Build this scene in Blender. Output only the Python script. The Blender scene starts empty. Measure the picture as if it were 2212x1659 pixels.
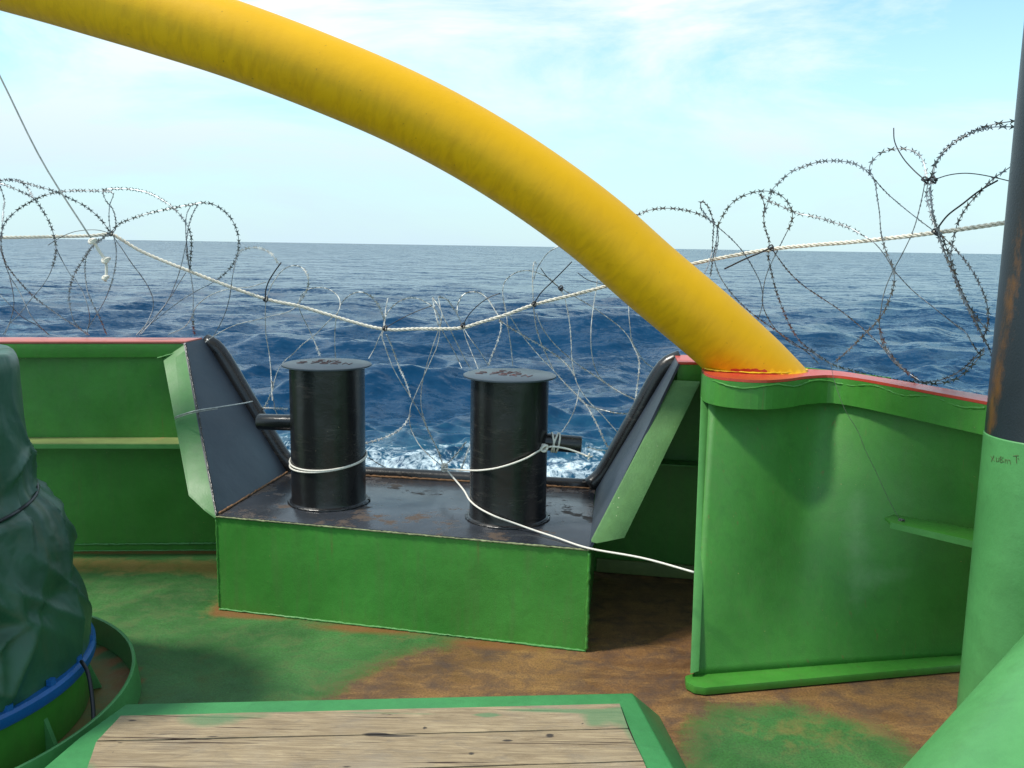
import bpy, bmesh, math, random
import numpy as np
from mathutils import Vector, noise
random.seed(5); rng=np.random.default_rng(7)
SC=bpy.context.scene
# ------------------------------------------------------------------ camera
F=1950.; CX,CY=1106.,829.5; H=1.65
roll=math.atan2(35,2160); pitch=math.atan2(298,F)
f_=np.array([0,math.cos(pitch),-math.sin(pitch)]); r0=np.array([1.,0,0]); u0=np.cross(r0,f_)
r_=r0*math.cos(roll)+u0*math.sin(roll); u_=-r0*math.sin(roll)+u0*math.cos(roll)
CAM=np.array([0,0,H])
cd=bpy.data.cameras.new('camera'); cam=bpy.data.objects.new('camera',cd); SC.collection.objects.link(cam)
cd.sensor_width=36; cd.lens=36*F/2212; cd.clip_start=.05; cd.clip_end=40000
from mathutils import Matrix
cam.matrix_world=Matrix(((r_[0],u_[0],-f_[0],0),(r_[1],u_[1],-f_[1],0),(r_[2],u_[2],-f_[2],H),(0,0,0,1)))
SC.camera=cam
# ------------------------------------------------------------------ light
SUN=Vector((-.53,-.14,.83)).normalized()
sl=bpy.data.lights.new('sun','SUN'); sl.energy=3.9; sl.angle=math.radians(7); sl.color=(1,.95,.86)
so=bpy.data.objects.new('sun',sl); SC.collection.objects.link(so)
so.rotation_euler=SUN.to_track_quat('Z','Y').to_euler()
w=bpy.data.worlds.new('World'); SC.world=w; w.use_nodes=True
nt=w.node_tree; N=nt.nodes; L=nt.links; N.clear()
out=N.new('ShaderNodeOutputWorld'); bg=N.new('ShaderNodeBackground'); bg.inputs[1].default_value=.138
sky=N.new('ShaderNodeTexSky'); sky.sky_type='NISHITA'; sky.sun_disc=False
sky.sun_elevation=math.asin(SUN.z); sky.sun_rotation=math.atan2(SUN.x,SUN.y)
sky.air_density=1.0; sky.dust_density=.3; sky.ozone_density=1.0; sky.altitude=0
tc=N.new('ShaderNodeTexCoord'); mp=N.new('ShaderNodeMapping'); mp.inputs['Scale'].default_value=(1,1,3.4)
mp.inputs['Rotation'].default_value=(0,math.radians(12),0)
L.new(tc.outputs['Generated'],mp.inputs[0])
n1=N.new('ShaderNodeTexNoise'); n1.inputs['Scale'].default_value=2.1; n1.inputs['Detail'].default_value=9; n1.inputs['Roughness'].default_value=.62
n1.inputs['Distortion'].default_value=.5; L.new(mp.outputs[0],n1.inputs['Vector'])
cr=N.new('ShaderNodeValToRGB'); cr.color_ramp.elements[0].position=.44; cr.color_ramp.elements[1].position=.62
cr.color_ramp.elements[0].color=(.12,.12,.12,1); cr.color_ramp.elements[1].color=(1,1,1,1)
L.new(n1.outputs[0],cr.inputs[0])
mx=N.new('ShaderNodeMix'); mx.data_type='RGBA'; mx.inputs[7].default_value=(6.6,7.3,7.6,1)
tint=N.new('ShaderNodeMix'); tint.data_type='RGBA'; tint.blend_type='MULTIPLY'; tint.inputs[0].default_value=1; tint.inputs[7].default_value=(1.15,1.55,1.35,1)
L.new(sky.outputs[0],tint.inputs[6]); L.new(tint.outputs[2],mx.inputs[6])
L.new(cr.outputs[0],mx.inputs[0])
sx=N.new('ShaderNodeSeparateXYZ'); L.new(tc.outputs['Generated'],sx.inputs[0])
hr=N.new('ShaderNodeMapRange'); hr.inputs[1].default_value=0; hr.inputs[2].default_value=.26; hr.inputs[3].default_value=.85; hr.inputs[4].default_value=0; hr.interpolation_type='SMOOTHSTEP'
L.new(sx.outputs[2],hr.inputs[0]); hm=N.new('ShaderNodeMix'); hm.data_type='RGBA'; hm.inputs[7].default_value=(4.1,5.5,6.3,1)
L.new(hr.outputs[0],hm.inputs[0]); L.new(mx.outputs[2],hm.inputs[6]); L.new(hm.outputs[2],bg.inputs[0]); L.new(bg.outputs[0],out.inputs[0])
vs=SC.view_settings; vs.view_transform='Standard'; vs.look='None'; vs.gamma=1; vs.exposure=0.15
# ------------------------------------------------------------------ helpers
def ray(x,y): return f_+r_*(x-CX)/F-u_*(y-CY)/F
def atz(x,y,z=0): d=ray(x,y); return CAM+d*(z-H)/d[2]
def aty(x,y,Y): d=ray(x,y); return CAM+d*Y/d[1]
CROPS={0:(1,0,0),1:(.34615,0,297.8),2:(.30769,425.4,510.5),3:(.30769,850.8,510.5),4:(.38462,1361.2,212.7),5:(.30769,0,680.6),6:(.30769,0,1148.5),7:(.4423,382.9,723.2),8:(.4423,1233.6,723.2),9:(.34615,680.6,1148.5)}
def cp(c,pts): k,a,b=CROPS[c]; return [(k*x+a,k*y+b) for x,y in pts]
COL=SC.collection
def mesh(name,V,Fc,mat=None,parent=None,smooth=False,attrs=None,link=True):
    me=bpy.data.meshes.new(name); me.from_pydata([tuple(map(float,v)) for v in V],[],Fc); me.update()
    if smooth:
        for p in me.polygons: p.use_smooth=True
    if attrs:
        for k,arr in attrs.items():
            a=me.attributes.new(k,'FLOAT','POINT'); a.data.foreach_set('value',np.asarray(arr,np.float32))
    o=bpy.data.objects.new(name,me); COL.objects.link(o)
    if mat: me.materials.append(mat)
    if parent is not None: o.parent=parent
    return o
def thing(name,label,cat,group=None,loc=(0,0,0)):
    o=bpy.data.objects.new(name,None); COL.objects.link(o); o['label']=label; o['category']=cat
    o.empty_display_size=.1
    if group: o['group']=group
    return o
def tag(o,label,cat,group=None):
    o['label']=label; o['category']=cat
    if group: o['group']=group
    return o
class MB:
    def __init__(s): s.v=[]; s.f=[]
    def add(s,V,Fc):
        b=len(s.v); s.v+= [tuple(map(float,v)) for v in V]; s.f+=[tuple(i+b for i in f) for f in Fc]
    def build(s,name,mat,parent=None,smooth=False,bevel=0,attrs=None):
        o=mesh(name,s.v,s.f,mat,parent,smooth,attrs)
        bm=bmesh.new(); bm.from_mesh(o.data); bmesh.ops.recalc_face_normals(bm,faces=bm.faces)
        if bevel: bmesh.ops.bevel(bm,geom=bm.edges[:]+bm.verts[:],offset=bevel,segments=2,affect='EDGES',profile=.6)
        bm.to_mesh(o.data); bm.free()
        if bevel:
            for p in o.data.polygons: p.use_smooth=True
            try: o.data.set_sharp_from_angle(angle=math.radians(35))
            except Exception: pass
        return o
def poly(pts,off):      # polygon extruded by vector
    P=[np.array(p,float) for p in pts]; n=len(P); off=np.array(off,float)
    V=P+[p+off for p in P]; Fc=[tuple(range(n)),tuple(range(2*n-1,n-1,-1))]+[(i,(i+1)%n,n+(i+1)%n,n+i) for i in range(n)]
    return V,Fc
def catmull(P,step):
    P=np.array(P,float)
    if len(P)<3:
        n=max(2,int(np.linalg.norm(P[1]-P[0])/step)); t=np.linspace(0,1,n)[:,None]; return P[0]*(1-t)+P[1]*t
    Q=np.vstack([2*P[0]-P[1],P,2*P[-1]-P[-2]]); res=[]
    for i in range(1,len(Q)-2):
        p0,p1,p2,p3=Q[i-1:i+3]; n=max(2,int(np.linalg.norm(p2-p1)/(step*.4)))
        t=np.linspace(0,1,n,endpoint=False)[:,None]
        d0=max(np.linalg.norm(p1-p0),1e-6)**.5; d1=max(np.linalg.norm(p2-p1),1e-6)**.5; d2=max(np.linalg.norm(p3-p2),1e-6)**.5
        m1=(p2-p1)+d1*((p1-p0)/d0-(p2-p0)/(d0+d1)); m2=(p2-p1)+d1*((p3-p2)/d2-(p3-p1)/(d1+d2))
        m1=m1 if True else m1
        h=(2*t**3-3*t**2+1)*p1+(t**3-2*t**2+t)*m1+(-2*t**3+3*t**2)*p2+(t**3-t**2)*m2
        res.append(h)
    res=np.vstack(res+[Q[-2][None]])
    s=np.r_[0,np.cumsum(np.linalg.norm(np.diff(res,axis=0),axis=1))]; n=max(2,int(s[-1]/step)+1); ss=np.linspace(0,s[-1],n)
    return np.c_[[np.interp(ss,s,res[:,k]) for k in range(res.shape[1])]].T
def frames(P):
    T=np.gradient(P,axis=0); T/=np.maximum(np.linalg.norm(T,axis=1),1e-9)[:,None]
    n=np.cross(T[0],[0,0,1.]); 
    if np.linalg.norm(n)<.1: n=np.cross(T[0],[1.,0,0])
    n/=np.linalg.norm(n); A=[n]
    for i in range(1,len(P)):
        n=A[-1]-T[i]*(A[-1]@T[i]); n/=max(np.linalg.norm(n),1e-9); A.append(n)
    A=np.array(A); return T,A,np.cross(T,A)
def tube(P,rad,k=6,cap=True):
    P=np.array(P,float); T,A,B=frames(P); rad=np.broadcast_to(rad,(len(P),))
    a=np.linspace(0,2*math.pi,k,endpoint=False)
    V=(P[:,None]+rad[:,None,None]*(np.cos(a)[None,:,None]*A[:,None]+np.sin(a)[None,:,None]*B[:,None])).reshape(-1,3)
    Fc=[(i*k+j,i*k+(j+1)%k,(i+1)*k+(j+1)%k,(i+1)*k+j) for i in range(len(P)-1) for j in range(k)]
    if cap: Fc+=[tuple(range(k-1,-1,-1)),tuple((len(P)-1)*k+j for j in range(k))]
    return V,Fc
def lathe(prof,c,k=64,caps=True):
    V=[];Fc=[];n=len(prof)
    for r,z in prof:
        for j in range(k):
            a=2*math.pi*j/k; V.append((c[0]+r*math.cos(a),c[1]+r*math.sin(a),c[2]+z))
    for i in range(n-1):
        for j in range(k): Fc.append((i*k+j,i*k+(j+1)%k,(i+1)*k+(j+1)%k,(i+1)*k+j))
    if caps: Fc+=[tuple(range(k-1,-1,-1)),tuple((n-1)*k+j for j in range(k))]
    return V,Fc
def bead(P,r=.006,step=.012):      # irregular weld bead
    Q=catmull(P,step); R=r*(.85+.12*np.sin(np.arange(len(Q))*2.1)+.25*np.interp(np.arange(len(Q)),np.arange(0,len(Q)+9,7),rng.uniform(-1,1,len(np.arange(0,len(Q)+9,7))))+rng.uniform(-.10,.10,len(Q)))
    Q=Q+rng.normal(0,r*.15,Q.shape); return tube(Q,R,6)
def rope(P,r,pitch=.075,step=.005):
    Q=catmull(P,step); T,A,B=frames(Q); s=np.arange(len(Q))*step; V=[];Fc=[]
    mb=MB()
    for j in range(3):
        a=2*math.pi*(s/pitch+j/3); S=Q+.62*r*(np.cos(a)[:,None]*A+np.sin(a)[:,None]*B); mb.add(*tube(S,r*.50,6))
    return mb
# ------------------------------------------------------------------ materials
def mat(name):
    m=bpy.data.materials.new(name); m.use_nodes=True; t=m.node_tree
    return m,t.nodes,t.links,t.nodes['Principled BSDF']
def nz(N,L,vec,scale,det=4,rough=.55,dist=0):
    n=N.new('ShaderNodeTexNoise'); n.inputs['Scale'].default_value=scale; n.inputs['Detail'].default_value=det
    n.inputs['Roughness'].default_value=rough; n.inputs['Distortion'].default_value=dist; L.new(vec,n.inputs['Vector']); return n.outputs[0]
def ramp(N,L,x,a,b,ca=(0,0,0,1),cb=(1,1,1,1)):
    r=N.new('ShaderNodeValToRGB'); e=r.color_ramp.elements; e[0].position=a; e[1].position=b; e[0].color=ca; e[1].color=cb
    L.new(x,r.inputs[0]); return r.outputs[0]
def mix(N,L,fac,a,b,bt='MIX'):
    m=N.new('ShaderNodeMix'); m.data_type='RGBA'; m.blend_type=bt
    for i,v in ((0,fac),(6,a),(7,b)):
        if isinstance(v,(int,float)): m.inputs[i].default_value=v
        elif isinstance(v,tuple): m.inputs[i].default_value=v if len(v)==4 else (*v,1)
        else: L.new(v,m.inputs[i])
    return m.outputs[2]
def math_(N,L,op,a,b=0.,c=None):
    m=N.new('ShaderNodeMath'); m.operation=op
    for i,v in enumerate((a,b) if c is None else (a,b,c)):
        if isinstance(v,(int,float)): m.inputs[i].default_value=v
        else: L.new(v,m.inputs[i])
    return m.outputs[0]
def bump(N,L,b,h,strength,dist=.002,prev=None):
    n=N.new('ShaderNodeBump'); n.inputs['Strength'].default_value=strength; n.inputs['Distance'].default_value=dist; L.new(h,n.inputs['Height'])
    if prev is not None: L.new(prev,n.inputs['Normal'])
    L.new(n.outputs[0],b.inputs['Normal']); return n.outputs[0]
def coords(N,L,scale=None):
    t=N.new('ShaderNodeTexCoord').outputs['Object']
    if scale is None: return t
    m=N.new('ShaderNodeMapping'); m.inputs['Scale'].default_value=scale; L.new(t,m.inputs[0]); return m.outputs[0]
def attr(N,k):
    a=N.new('ShaderNodeAttribute'); a.attribute_name=k; return a.outputs['Fac']
RUN=(.16,.085,.03)
def paint(name,col,rough=.4,var=.25,rust=.0,chips=None,streak=0.,peel=.35,rustcol=(.22,.075,.02),scuff=0.):
    m,N,L,b=mat(name); v=coords(N,L)
    big=nz(N,L,v,2.2,5,.6); fine=nz(N,L,v,45,5,.6)
    dark=tuple(c*(1-var) for c in col); lite=tuple(min(1,c*(1+var)) for c in col)
    c=mix(N,L,ramp(N,L,big,.35,.65),dark,lite)
    c=mix(N,L,math_(N,L,'MULTIPLY',ramp(N,L,fine,.35,.7),.28),c,tuple(x*.72 for x in col))
    if streak:
        vs_=coords(N,L,(9,9,.7)); st=nz(N,L,vs_,3,5,.6); c=mix(N,L,math_(N,L,'MULTIPLY',ramp(N,L,st,.48,.7),streak),c,(.12,.12,.06)); rn_=nz(N,L,coords(N,L,(26,26,1.1)),1.6,4,.6); c=mix(N,L,math_(N,L,'MULTIPLY',math_(N,L,'MULTIPLY',ramp(N,L,rn_,.64,.72),ramp(N,L,big,.45,.6)),.45),c,RUN)
    med=nz(N,L,v,14,7,.75,.5); c=mix(N,L,math_(N,L,'MULTIPLY',ramp(N,L,med,.50,.72),.35),c,tuple(x*.55+.004 for x in col))
    if scuff:
        sc_=nz(N,L,coords(N,L,(3,3,22)),3,7,.75,.8); s3=nz(N,L,v,3.2,4,.6); c=mix(N,L,math_(N,L,'MULTIPLY',math_(N,L,'MULTIPLY',ramp(N,L,sc_,.52,.7),ramp(N,L,s3,.48,.62)),scuff),c,(.20,.18,.15))
    if chips:
        s=nz(N,L,v,120,2,.5); s2=nz(N,L,v,7,3,.5)
        k=math_(N,L,'MULTIPLY',ramp(N,L,s,.72,.76),ramp(N,L,s2,.54,.64)); c=mix(N,L,k,c,chips)
    if rust:
        a=nz(N,L,v,5,7,.7); k=ramp(N,L,a,.66-rust*.2,.74-rust*.2); c=mix(N,L,k,c,rustcol)
        L.new(math_(N,L,'MAXIMUM',rough,math_(N,L,'MULTIPLY',k,.85)),b.inputs['Roughness'])
    else:
        rr=ramp(N,L,big,.3,.7,(rough*.8,)*3+(1,),(min(1,rough*1.25),)*3+(1,)); L.new(rr,b.inputs['Roughness'])
    L.new(c,b.inputs['Base Color'])
    p=bump(N,L,b,nz(N,L,v,2.2,2,.5),.35,.035); p=bump(N,L,b,nz(N,L,v,7,3,.5),.3,.012,p)
    bump(N,L,b,nz(N,L,v,140,4,.6),peel*1.3,.0014,p)
    return m
GREEN=(.050,.225,.026)
M={}
M['green']=paint('green paint',GREEN,.42,.16,chips=(.30,.25,.12),streak=.12)
M['green_lit']=paint('sunlit green paint',(.072,.255,.058),.5,.08,chips=(.45,.4,.2))  # brighter copy of the green, sunlight put into the colour
M['green_box']=paint('green platform paint',(.052,.245,.034),.42,.14,chips=(.35,.28,.12),streak=.2)
M['green_post']=paint('pale green post paint',(.078,.275,.085),.42,.14,chips=(.03,.1,.04))
M['green_strip']=paint('sunlit green strip paint',(.05,.185,.042),.55,.10,chips=(.3,.3,.12))
M['green_rough']=paint('sun bleached green paint',(.085,.195,.062),.6,.25,chips=(.75,.7,.5),peel=.9)
M['black']=paint('black gloss paint',(.012,.012,.013),.25,.25,chips=(.30,.24,.16),peel=.25,scuff=.35)
M['black_flat']=paint('black platform paint',(.030,.034,.042),.22,.45,rust=.62,scuff=.3,chips=(.3,.2,.12),peel=.25,rustcol=(.075,.052,.038))
M['slate']=paint('slate black paint',(.022,.032,.048),.42,.2,peel=.4,scuff=.15)
M['capblack']=paint('bollard cap paint',(.040,.055,.072),.34,.1,peel=.3)
M['red']=paint('red cap paint',(.52,.055,.03),.30,.15,peel=.6)
M['redpale']=paint('weathered red cap paint',(.50,.13,.10),.35,.1)
M['weldred']=paint('red lettering bead',(.16,.035,.025),.5,.2)
M['olive']=paint('weathered green ledge paint',(.17,.22,.07),.6,.3,rust=.25,rustcol=(.35,.2,.08))
M['blue']=paint('blue machinery paint',(.008,.10,.33),.35,.2)
M['tie']=paint('black nylon',(.008,.008,.012),.4,.1,peel=0)
def simple(name,col,rough,metal=0.,sc=60,amt=.3):
    m,N,L,b=mat(name); v=coords(N,L); n=nz(N,L,v,sc,4,.6)
    L.new(mix(N,L,ramp(N,L,n,.35,.65),tuple(c*(1-amt) for c in col),col),b.inputs['Base Color']); b.inputs['Roughness'].default_value=rough; b.inputs['Metallic'].default_value=metal
    return m
M['rope']=simple('cream rope',(.80,.76,.66),.8,0,90,.35)
M['cord']=simple('white cord',(.78,.74,.66),.7,0,150,.2)
M['wire']=simple('galvanised steel',(.27,.29,.31),.42,.8,25,.55)
M['dark_wire']=simple('dark wire',(.12,.13,.1),.6,.3)
M['thinwire']=simple('dull steel wire',(.5,.5,.47),.5,.5,40,.3)
def pipe_mat():
    m,N,L,b=mat('yellow arch paint'); v=coords(N,L)
    big=nz(N,L,v,1.6,4,.6); c=mix(N,L,ramp(N,L,big,.3,.7),(.76,.395,.0008),(.84,.45,.001))
    u=N.new('ShaderNodeUVMap'); mp=N.new('ShaderNodeMapping'); mp.inputs['Scale'].default_value=(1,.35,1); L.new(u.outputs[0],mp.inputs[0])
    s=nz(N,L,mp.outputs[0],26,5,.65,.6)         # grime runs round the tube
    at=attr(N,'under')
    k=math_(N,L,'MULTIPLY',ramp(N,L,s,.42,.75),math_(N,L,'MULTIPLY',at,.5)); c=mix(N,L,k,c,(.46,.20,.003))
    sp=nz(N,L,v,60,3,.5); c=mix(N,L,math_(N,L,'MULTIPLY',ramp(N,L,sp,.72,.76),.5),c,(.25,.12,.01))
    # red brush strokes and bare lip at the foot
    ft=attr(N,'foot'); v2=coords(N,L,(6,6,60)); q=nz(N,L,v2,1.5,3,.5)
    k=math_(N,L,'GREATER_THAN',math_(N,L,'ADD',ft,math_(N,L,'MULTIPLY',math_(N,L,'SUBTRACT',q,.5),.9)),.62)
    c=mix(N,L,k,c,(.52,.05,.02))
    L.new(c,b.inputs['Base Color']); b.inputs['Roughness'].default_value=.5; b.inputs['Specular IOR Level'].default_value=.3
    p=bump(N,L,b,nz(N,L,v,5,3,.5),.3,.01); bump(N,L,b,nz(N,L,v,130,3,.6),.35,.0012,p); return m
M['yellow']=pipe_mat()
def post_mat():
    m,N,L,b=mat('dark crane post paint'); v=coords(N,L); n=nz(N,L,coords(N,L,(1,1,.45)),9,8,.75)
    c=mix(N,L,ramp(N,L,nz(N,L,v,2,3),.3,.7),(.007,.010,.013),(.018,.027,.036))
    r=attr(N,'rust'); k=ramp(N,L,math_(N,L,'MULTIPLY_ADD',math_(N,L,'SUBTRACT',n,.5),2.2,r),.4,1.05)
    c=mix(N,L,k,c,(.21,.085,.015)); L.new(c,b.inputs['Base Color']); b.inputs['Roughness'].default_value=.38
    bump(N,L,b,nz(N,L,v,150,3,.6),.6,.0015); return m
M['post']=post_mat()
def deck_mat():
    m,N,L,b=mat('worn deck paint'); v=coords(N,L)
    n=nz(N,L,v,2.3,8,.68,.4); n2=nz(N,L,v,9,7,.7,.3); fine=nz(N,L,v,130,4,.7)
    g=mix(N,L,ramp(N,L,n,.32,.68),(.024,.10,.022),(.062,.20,.048))
    g=mix(N,L,math_(N,L,'MULTIPLY',ramp(N,L,n2,.48,.72),.5),g,(.115,.12,.03))
    g=mix(N,L,math_(N,L,'MULTIPLY',ramp(N,L,fine,.42,.66),.6),g,(.022,.035,.014))
    st=nz(N,L,coords(N,L,(1.2,5,1)),3,7,.7,.8)
    br=mix(N,L,ramp(N,L,n,.30,.70),(.085,.042,.02),(.30,.155,.055))
    br=mix(N,L,math_(N,L,'MULTIPLY',ramp(N,L,st,.48,.70),.75),br,(.36,.20,.07))
    br=mix(N,L,math_(N,L,'MULTIPLY',ramp(N,L,n2,.45,.66),.8),br,(.065,.040,.030))
    br=mix(N,L,math_(N,L,'MULTIPLY',ramp(N,L,fine,.44,.66),.7),br,(.055,.026,.014))
    k=math_(N,L,'ADD',attr(N,'brown'),math_(N,L,'MULTIPLY',math_(N,L,'SUBTRACT',n2,.5),.55))
    k=math_(N,L,'ADD',k,math_(N,L,'MULTIPLY',math_(N,L,'SUBTRACT',n,.5),.5)); k=math_(N,L,'ADD',k,math_(N,L,'MULTIPLY',math_(N,L,'SUBTRACT',fine,.5),.5)); tr=ramp(N,L,k,.22,.44); g=mix(N,L,math_(N,L,'MULTIPLY',tr,.6),g,(.09,.10,.03)); c=mix(N,L,ramp(N,L,k,.42,.60),g,br)
    oc=math_(N,L,'ADD',attr(N,'ochre'),math_(N,L,'MULTIPLY',math_(N,L,'SUBTRACT',n2,.5),1.1)); c=mix(N,L,math_(N,L,'MULTIPLY',ramp(N,L,oc,.38,.8),.85),c,(.20,.14,.035))
    e=math_(N,L,'ADD',attr(N,'edge'),math_(N,L,'MULTIPLY',math_(N,L,'SUBTRACT',n2,.5),.55)); c=mix(N,L,math_(N,L,'MULTIPLY',ramp(N,L,e,.25,.8),.85),c,(.19,.075,.02))
    sp=nz(N,L,v,190,2,.5); c=mix(N,L,ramp(N,L,sp,.76,.79),c,(.5,.45,.3))
    L.new(c,b.inputs['Base Color']); L.new(ramp(N,L,n2,.3,.7,(.38,.38,.38,1),(.75,.75,.75,1)),b.inputs['Roughness'])
    p=bump(N,L,b,n,.35,.02); p=bump(N,L,b,n2,.35,.006,p); bump(N,L,b,fine,.4,.0015,p); return m
M['deck']=deck_mat()
def wood_mat():
    m,N,L,b=mat('weathered timber'); v=coords(N,L,(1.6,12,12)); g=nz(N,L,v,3,8,.7,1.4); g2=nz(N,L,coords(N,L,(1.5,60,60)),3,5,.7,.3)
    o=coords(N,L); big=nz(N,L,o,3,5,.6)
    c=mix(N,L,ramp(N,L,g,.3,.7),(.20,.145,.085),(.42,.325,.20)); c=mix(N,L,math_(N,L,'MULTIPLY',ramp(N,L,g2,.45,.7),.7),c,(.13,.085,.05))
    bl=nz(N,L,coords(N,L,(2.5,6,6)),3,7,.7,1.); c=mix(N,L,math_(N,L,'MULTIPLY',ramp(N,L,bl,.5,.68),.5),c,(.16,.13,.10))
    c=mix(N,L,math_(N,L,'MULTIPLY',ramp(N,L,big,.5,.7),.35),c,(.28,.25,.21))
    cr_=nz(N,L,coords(N,L,(.7,34,34)),2.5,3,.5,.2); crack=ramp(N,L,cr_,.655,.675); c=mix(N,L,crack,c,(.04,.02,.012))
    kn=nz(N,L,coords(N,L,(3,9,9)),2.2,3,.5); c=mix(N,L,ramp(N,L,kn,.74,.77),c,(.04,.028,.02))
    k=math_(N,L,'ADD',attr(N,'paint'),math_(N,L,'MULTIPLY',math_(N,L,'SUBTRACT',nz(N,L,o,6,6,.6),.5),1.0))
    c=mix(N,L,math_(N,L,'MULTIPLY',ramp(N,L,k,.45,.75),.72),c,(.075,.19,.085))
    c=mix(N,L,ramp(N,L,math_(N,L,'ADD',attr(N,'knot'),math_(N,L,'MULTIPLY',math_(N,L,'SUBTRACT',g2,.5),.8)),.45,.7),c,(.045,.035,.028))
    L.new(c,b.inputs['Base Color']); b.inputs['Roughness'].default_value=.82
    p=bump(N,L,b,g,.5,.006); bump(N,L,b,g2,.5,.002,p); return m
M['wood']=wood_mat()
def tarp_mat():
    m,N,L,b=mat('dark green tarpaulin'); v=coords(N,L); n=nz(N,L,v,3,6,.65,.5); 
    c=mix(N,L,ramp(N,L,n,.3,.7),(.010,.055,.030),(.028,.11,.06)); st=nz(N,L,coords(N,L,(4,4,1)),2,6,.7)
    c=mix(N,L,math_(N,L,'MULTIPLY',ramp(N,L,st,.55,.8),.35),c,(.16,.10,.04))
    L.new(c,b.inputs['Base Color']); b.inputs['Roughness'].default_value=.40
    p=bump(N,L,b,nz(N,L,v,2.4,2,.4,2.2),.35,.05); bump(N,L,b,nz(N,L,v,11,4,.5,.8),.3,.008,p); return m
M['tarp']=tarp_mat()
def sea_mat():
    m,N,L,b=mat('sea water'); v=coords(N,L)
    f1=nz(N,L,coords(N,L,(1,1.6,1)),2.2,7,.62,.3); f2=nz(N,L,coords(N,L,(1,1.7,1)),9,5,.65,.2)
    b.inputs['IOR'].default_value=1.333; b.inputs['Specular IOR Level'].default_value=.19
    foam=attr(N,'foam'); aer=attr(N,'aer')
    vv=nz(N,L,v,.9,7,.66,1.6); v2=nz(N,L,coords(N,L,(1,.45,1)),2.6,8,.7,1.2)
    fine=nz(N,L,v,5,6,.7,.6)
    ridge=math_(N,L,'SUBTRACT',1.,math_(N,L,'MULTIPLY',math_(N,L,'ABSOLUTE',math_(N,L,'SUBTRACT',v2,.5)),7.))
    patt=math_(N,L,'MULTIPLY',math_(N,L,'ADD',math_(N,L,'MULTIPLY',vv,1.3),math_(N,L,'MULTIPLY',ridge,.45)),math_(N,L,'MULTIPLY_ADD',fine,.9,.5))
    k=ramp(N,L,math_(N,L,'ADD',math_(N,L,'SUBTRACT',patt,1.25),foam),.2,.62)
    c=mix(N,L,math_(N,L,'MULTIPLY',aer,ramp(N,L,vv,.35,.65)),(.003,.036,.088),(.025,.11,.165)); c=mix(N,L,k,c,(.66,.76,.80))
    L.new(c,b.inputs['Base Color']); L.new(math_(N,L,'MULTIPLY_ADD',k,.5,.16),b.inputs['Roughness'])
    geo=N.new('ShaderNodeNewGeometry').outputs['Normal']; acc=None
    def slope(scale,vec,amp,det=3):
        n=N.new('ShaderNodeTexNoise'); n.inputs['Scale'].default_value=scale; n.inputs['Detail'].default_value=det; n.inputs['Roughness'].default_value=.6; L.new(vec,n.inputs['Vector'])
        a_=N.new('ShaderNodeVectorMath'); a_.operation='SUBTRACT'; a_.inputs[1].default_value=(.5,.5,.5); L.new(n.outputs['Color'],a_.inputs[0])
        c_=N.new('ShaderNodeVectorMath'); c_.operation='MULTIPLY'; c_.inputs[1].default_value=(amp,amp,0); L.new(a_.outputs[0],c_.inputs[0]); return c_.outputs[0]
    for args in ((.22,coords(N,L,(.35,1,1)),.55,4),(1.1,coords(N,L,(.5,1,1)),.9,4),(5.,coords(N,L,(.55,1,1)),.8,3),(19.,coords(N,L,(.7,1,1)),.30,2)):
        sv=slope(*args); m_=N.new('ShaderNodeVectorMath'); m_.operation='SCALE'; L.new(sv,m_.inputs[0]); L.new(attr(N,'far'),m_.inputs['Scale']); sv=m_.outputs[0]; q_=N.new('ShaderNodeVectorMath'); q_.operation='ADD'; L.new(geo if acc is None else acc,q_.inputs[0]); L.new(sv,q_.inputs[1]); acc=q_.outputs[0]
    nn=N.new('ShaderNodeVectorMath'); nn.operation='NORMALIZE'; L.new(acc,nn.inputs[0]); L.new(nn.outputs[0],b.inputs['Normal'])
    return m
M['sea']=sea_mat()
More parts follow.
